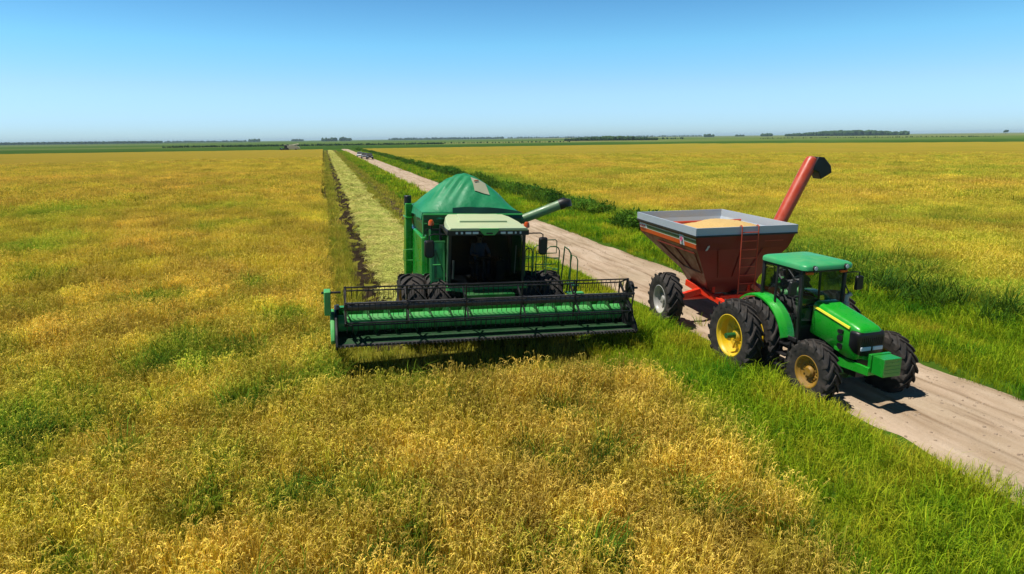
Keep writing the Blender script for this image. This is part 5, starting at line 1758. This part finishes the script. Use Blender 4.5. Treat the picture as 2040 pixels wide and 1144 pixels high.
# loose stones on the road
sn = []
for k in range(900):
    y = 6+40*rnd.random()**1.6
    sn.append((ruv(10.5, 14.2), y))
mb = MB()
for (x, y) in sn:
    r = ruv(0.012, 0.04)
    t = (x-10.2)/4.3
    z = 0.03+road_z(x, y, t)
    b = []
    for k in range(6):
        a = k*1.047
        b.append((x+r*math.cos(a)*ruv(.7, 1.2), y+r*math.sin(a)*ruv(.7, 1.2), z-0.004))
    b2 = [((p[0]-x)*0.6+x, (p[1]-y)*0.6+y, z+r*ruv(.4, .8)) for p in b]
    mb.loft([b, b2])
stones = mb.build('road_stones', paint('dry_clod', (0.36, 0.27, 0.19), 0.95, 0.6, (0.22, 0.15, 0.10)), None, smooth=False)
tag(stones, 'small clods and stones scattered on the dirt road', kind='stuff')

# ================================================================== FAR THINGS
def blob(mb, c, rx, rz, seed, n=8, m_=6):
    b = len(mb.v)
    for j in range(m_+1):
        ph = math.pi*j/m_
        for i in range(n):
            a = 2*math.pi*i/n
            d = Vector((math.cos(a)*math.sin(ph), math.sin(a)*math.sin(ph), math.cos(ph)))
            k = 1+0.45*noise.noise(d*1.9+Vector((seed, seed*0.7, 1)))
            mb.v.append((c[0]+d.x*rx*k, c[1]+d.y*rx*k, c[2]+d.z*rz*k))
    for j in range(m_):
        for i in range(n):
            mb.f.append((b+j*n+i, b+j*n+(i+1) % n, b+(j+1)*n+(i+1) % n, b+(j+1)*n+i))
            mb.mi.append(0)
rnd = random.Random(11)
def wood(az0, az1, D, h, label, dens=1.0, prof=None, lo=0.55):
    mb = MB()
    width = D*R(abs(az1-az0))
    n = max(3, int(width/(h*0.45)*dens))
    for k in range(n):
        t = (k+rnd.random())/n
        a = R(az0+(az1-az0)*t)
        d = D*(1+rnd.uniform(-.015, .015))
        hh = h*rnd.uniform(lo, 1.0)*(prof(t) if prof else 1)
        blob(mb, (d*math.sin(a), d*math.cos(a), hh*0.50), hh*rnd.uniform(.40, .65), hh*0.52, rnd.uniform(0, 50))
    o = mb.build('distant_wood', M['wood_leaf'], None, fix=False)
    o.data.attributes.new('tint', 'FLOAT', 'POINT').data.foreach_set('value', [0.5]*len(o.data.vertices))
    o.data.attributes.new('val', 'FLOAT', 'POINT').data.foreach_set('value', [1.0]*len(o.data.vertices))
    tag(o, label, kind='stuff')
    return o
wood(38.4, 46.4, 2600, 19, 'long dark wood on the horizon at the right, above the red auger', 2.2, lambda t: 0.45+0.55*min(1, t*2.2) if t < 0.75 else 1.0-1.6*(t-0.75), 0.8)
wood(46.3, 46.9, 2600, 15, 'little clump of trees ending the long wood at the right', 2)
wood(36.6, 37.4, 3000, 13, 'small clump of trees left of the long wood on the horizon', 2)
wood(34.6, 35.3, 3600, 10, 'thin pale row of trees on the horizon over the grain cart', 2)
wood(32.2, 32.9, 3000, 13, 'tiny dark clump of trees on the horizon right of the middle', 2)
wood(20.5, 28.4, 1050, 7.0, 'low dark green belt of bushes behind the right field', 3.0, lambda t: 0.55+0.45*math.sin(math.pi*t), 0.6)
wood(-0.1, 1.1, 3200, 17, 'dark clump of trees on the horizon above the straw strip', 2.2)
wood(1.35, 2.2, 3300, 19, 'small dark clump beside the tree clump above the straw strip', 2.0)
wood(-5.8, -5.0, 4200, 17, 'pale blue trees on the horizon left of the far combine', 2.5)
wood(-2.5, -1.6, 4400, 14, 'faint row of trees on the horizon above the far combine', 2.0)
wood(-22.5, -12.0, 3400, 11, 'long dark blue tree line on the horizon at the far left', 1.8, None, 0.75)
wood(-30.0, -22.4, 3600, 15, 'blue tree line running out of the picture at the left', 1.6, None, 0.75)
wood(-11.9, -6.0, 4200, 11, 'pale broken tree line on the horizon at the left', 0.9)
wood(5.4, 15.2, 4600, 15, 'very faint tree line on the horizon above the green tarpaulin', 1.2, None, 0.5)
wood(15.5, 32.0, 5200, 14, 'very faint tree line on the horizon right of the middle', 0.8, None, 0.4)
wood(27.5, 30.5, 1300, 4.0, 'sparse bushes in the meadow behind the right field', 0.5, None, 0.4)
wood(36.5, 52.0, 1150, 1.8, 'scattered low bushes in the pale meadow at the right', 0.4, None, 0.4)
wood(-12.0, 10.0, 720, 2.2, 'low hedge along the far side of the left field', 1.0, None, 0.5)
wood(5.0, 21.0, 800, 1.9, 'thin row of bushes in the meadow behind the red cart', 0.30, None, 0.4)
# a lone tree near the right edge
def far_tree(azd, D, h):
    t = thing('tree', 'lone tree standing on the horizon at the far right', 'tree', (D*math.sin(R(azd)), D*math.cos(R(azd)), 0))
    MB().tube([(0, 0, 0), (0.2, 0, h*0.3), (0, 0, h*0.6)], [h*0.035, h*0.028, h*0.015], 8).build('trunk', M['black'], t)
    cm = MB()
    for k in range(14):
        blob(cm, (rnd.uniform(-.3, .3)*h, rnd.uniform(-.3, .3)*h, h*rnd.uniform(.45, .85)), h*rnd.uniform(.12, .24), h*rnd.uniform(.10, .18), rnd.uniform(0, 40))
    c = cm.build('crown', M['wood_leaf'], t, fix=False)
    c.data.attributes.new('tint', 'FLOAT', 'POINT').data.foreach_set('value', [0.6]*len(c.data.vertices))
    c.data.attributes.new('val', 'FLOAT', 'POINT').data.foreach_set('value', [1.0]*len(c.data.vertices))
far_tree(52.68, 2800, 15)

# second combine far off in the left field (seen from its side)
FC = thing('combine_harvester', 'tiny distant combine harvester working at the far edge of the left field', 'combine harvester', (-18.5, 386, 0))
b = MB()
b.box(-1.0, 4.2, -1.5, 1.5, 1.0, 2.9)
b.prism([(0.0, 2.9), (2.6, 2.9), (3.0, 3.5), (-0.3, 3.5)], -1.4, 1.4, 'Y')
b.prism([(4.2, 1.4), (5.6, 1.0), (5.6, 2.0), (4.2, 2.6)], -1.0, 1.0, 'Y')
b.build('body', M['cream'], FC, bevel=0.05)
MB().box(-2.6, -1.05, -1.0, 1.0, 1.6, 3.2).build('cab', M['black'], FC, bevel=0.08)
MB().box(-2.8, -0.95, -1.1, 1.1, 3.21, 3.4).build('roof', M['cream'], FC, bevel=0.05)
h = MB()
h.box(-4.4, -3.6, -3.6, 3.6, 0.3, 1.2)
h.tube([(-4.6, -3.5, 1.3), (-4.6, 3.5, 1.3)], 0.45, 8)
h.box(-3.6, -1.2, -0.6, 0.6, 0.7, 1.5)
h.build('header', M['steel_black'], FC)
MB().tube([(0.5, 1.4, 3.2), (5.0, 1.5, 3.8)], 0.2, 8).build('unloading_auger', M['cream'], FC)
for (x, r) in ((-1.2, 0.95), (3.4, 0.65)):
    for s in (-1, 1):
        MB().lathe([(-0.3, 0.0), (-0.3, r*0.5), (-0.3, r*0.92), (-0.2, r), (0.2, r), (0.3, r*0.92), (0.3, 0.0)], (x, s*1.45, r), 20, 'Y').build('wheel', M['tyre'], FC)

# two cars parked on the road far behind
def make_car(name, label, loc, body_m, rz):
    T = thing(name, label, 'car', loc, (0, 0, rz), 'cars parked far along the dirt road')
    bd = MB()
    prof = [(-2.35, 0.45), (-2.35, 0.82), (-2.15, 0.98), (-1.0, 1.08), (2.25, 1.10), (2.35, 0.9), (2.35, 0.45)]
    bd.prism(prof, -0.92, 0.92)
    body = bd.build('body', body_m, T, bevel=0.06)
    cb = MB()
    cb.frustum((-0.88, 0.88, -1.0, 1.1, 1.08), (-0.72, 0.72, -0.35, 0.85, 1.72))
    cb.build('cabin', M['black'], T, bevel=0.04)
    MB().box(-0.73, 0.73, -0.40, 0.88, 1.722, 1.77).build('roof', body_m, T, bevel=0.02)
    for s in (-1, 1):
        MB().box(s*0.62-0.2, s*0.62+0.2, -2.38, -2.30, 0.72, 0.90).build('headlight', M['lamp'], T, bevel=0.02)
        for y in (-1.45, 1.45):
            MB().lathe([(-0.12, 0), (-0.12, 0.30), (-0.10, 0.36), (0.10, 0.36), (0.12, 0.30), (0.12, 0)], (s*0.86, y, 0.36), 20).build('wheel', M['tyre'], T)
    MB().box(-0.55, 0.55, -2.37, -2.33, 0.55, 0.80).build('grille', M['black'], T)
    MB().box(-0.26, 0.26, -2.385, -2.372, 0.50, 0.62).build('number_plate', M['white'], T)
make_car('parked_car', 'black car parked nearest on the far dirt road', (12.75, 198, 0.08), M['car_black'], 0.0)
make_car('parked_car', 'grey car parked on the far dirt road behind the black one', (11.75, 206, 0.08), M['car_grey'], 0.0)
make_car('parked_car', 'white car parked farthest along the dirt road', (11.2, 222, 0.08), M['car_white'], 0.0)

# the air
hz, n, o = new_mat('haze_air')
pv = node(n, 'ShaderNodeVolumePrincipled', Density=0.00008, Anisotropy=0.0)
pv.inputs['Color'].default_value = (0.62, 0.84, 1.0, 1)
n.links.new(pv.outputs[0], o.inputs['Volume'])
hb = MB()
hb.box(-9600, 9600, -900, 12600, -1.0, 30)
hbo = hb.build('haze', hz, None, smooth=False)
hbo['kind'] = 'stuff'
hbo['label'] = 'thin pale haze over the whole plain'
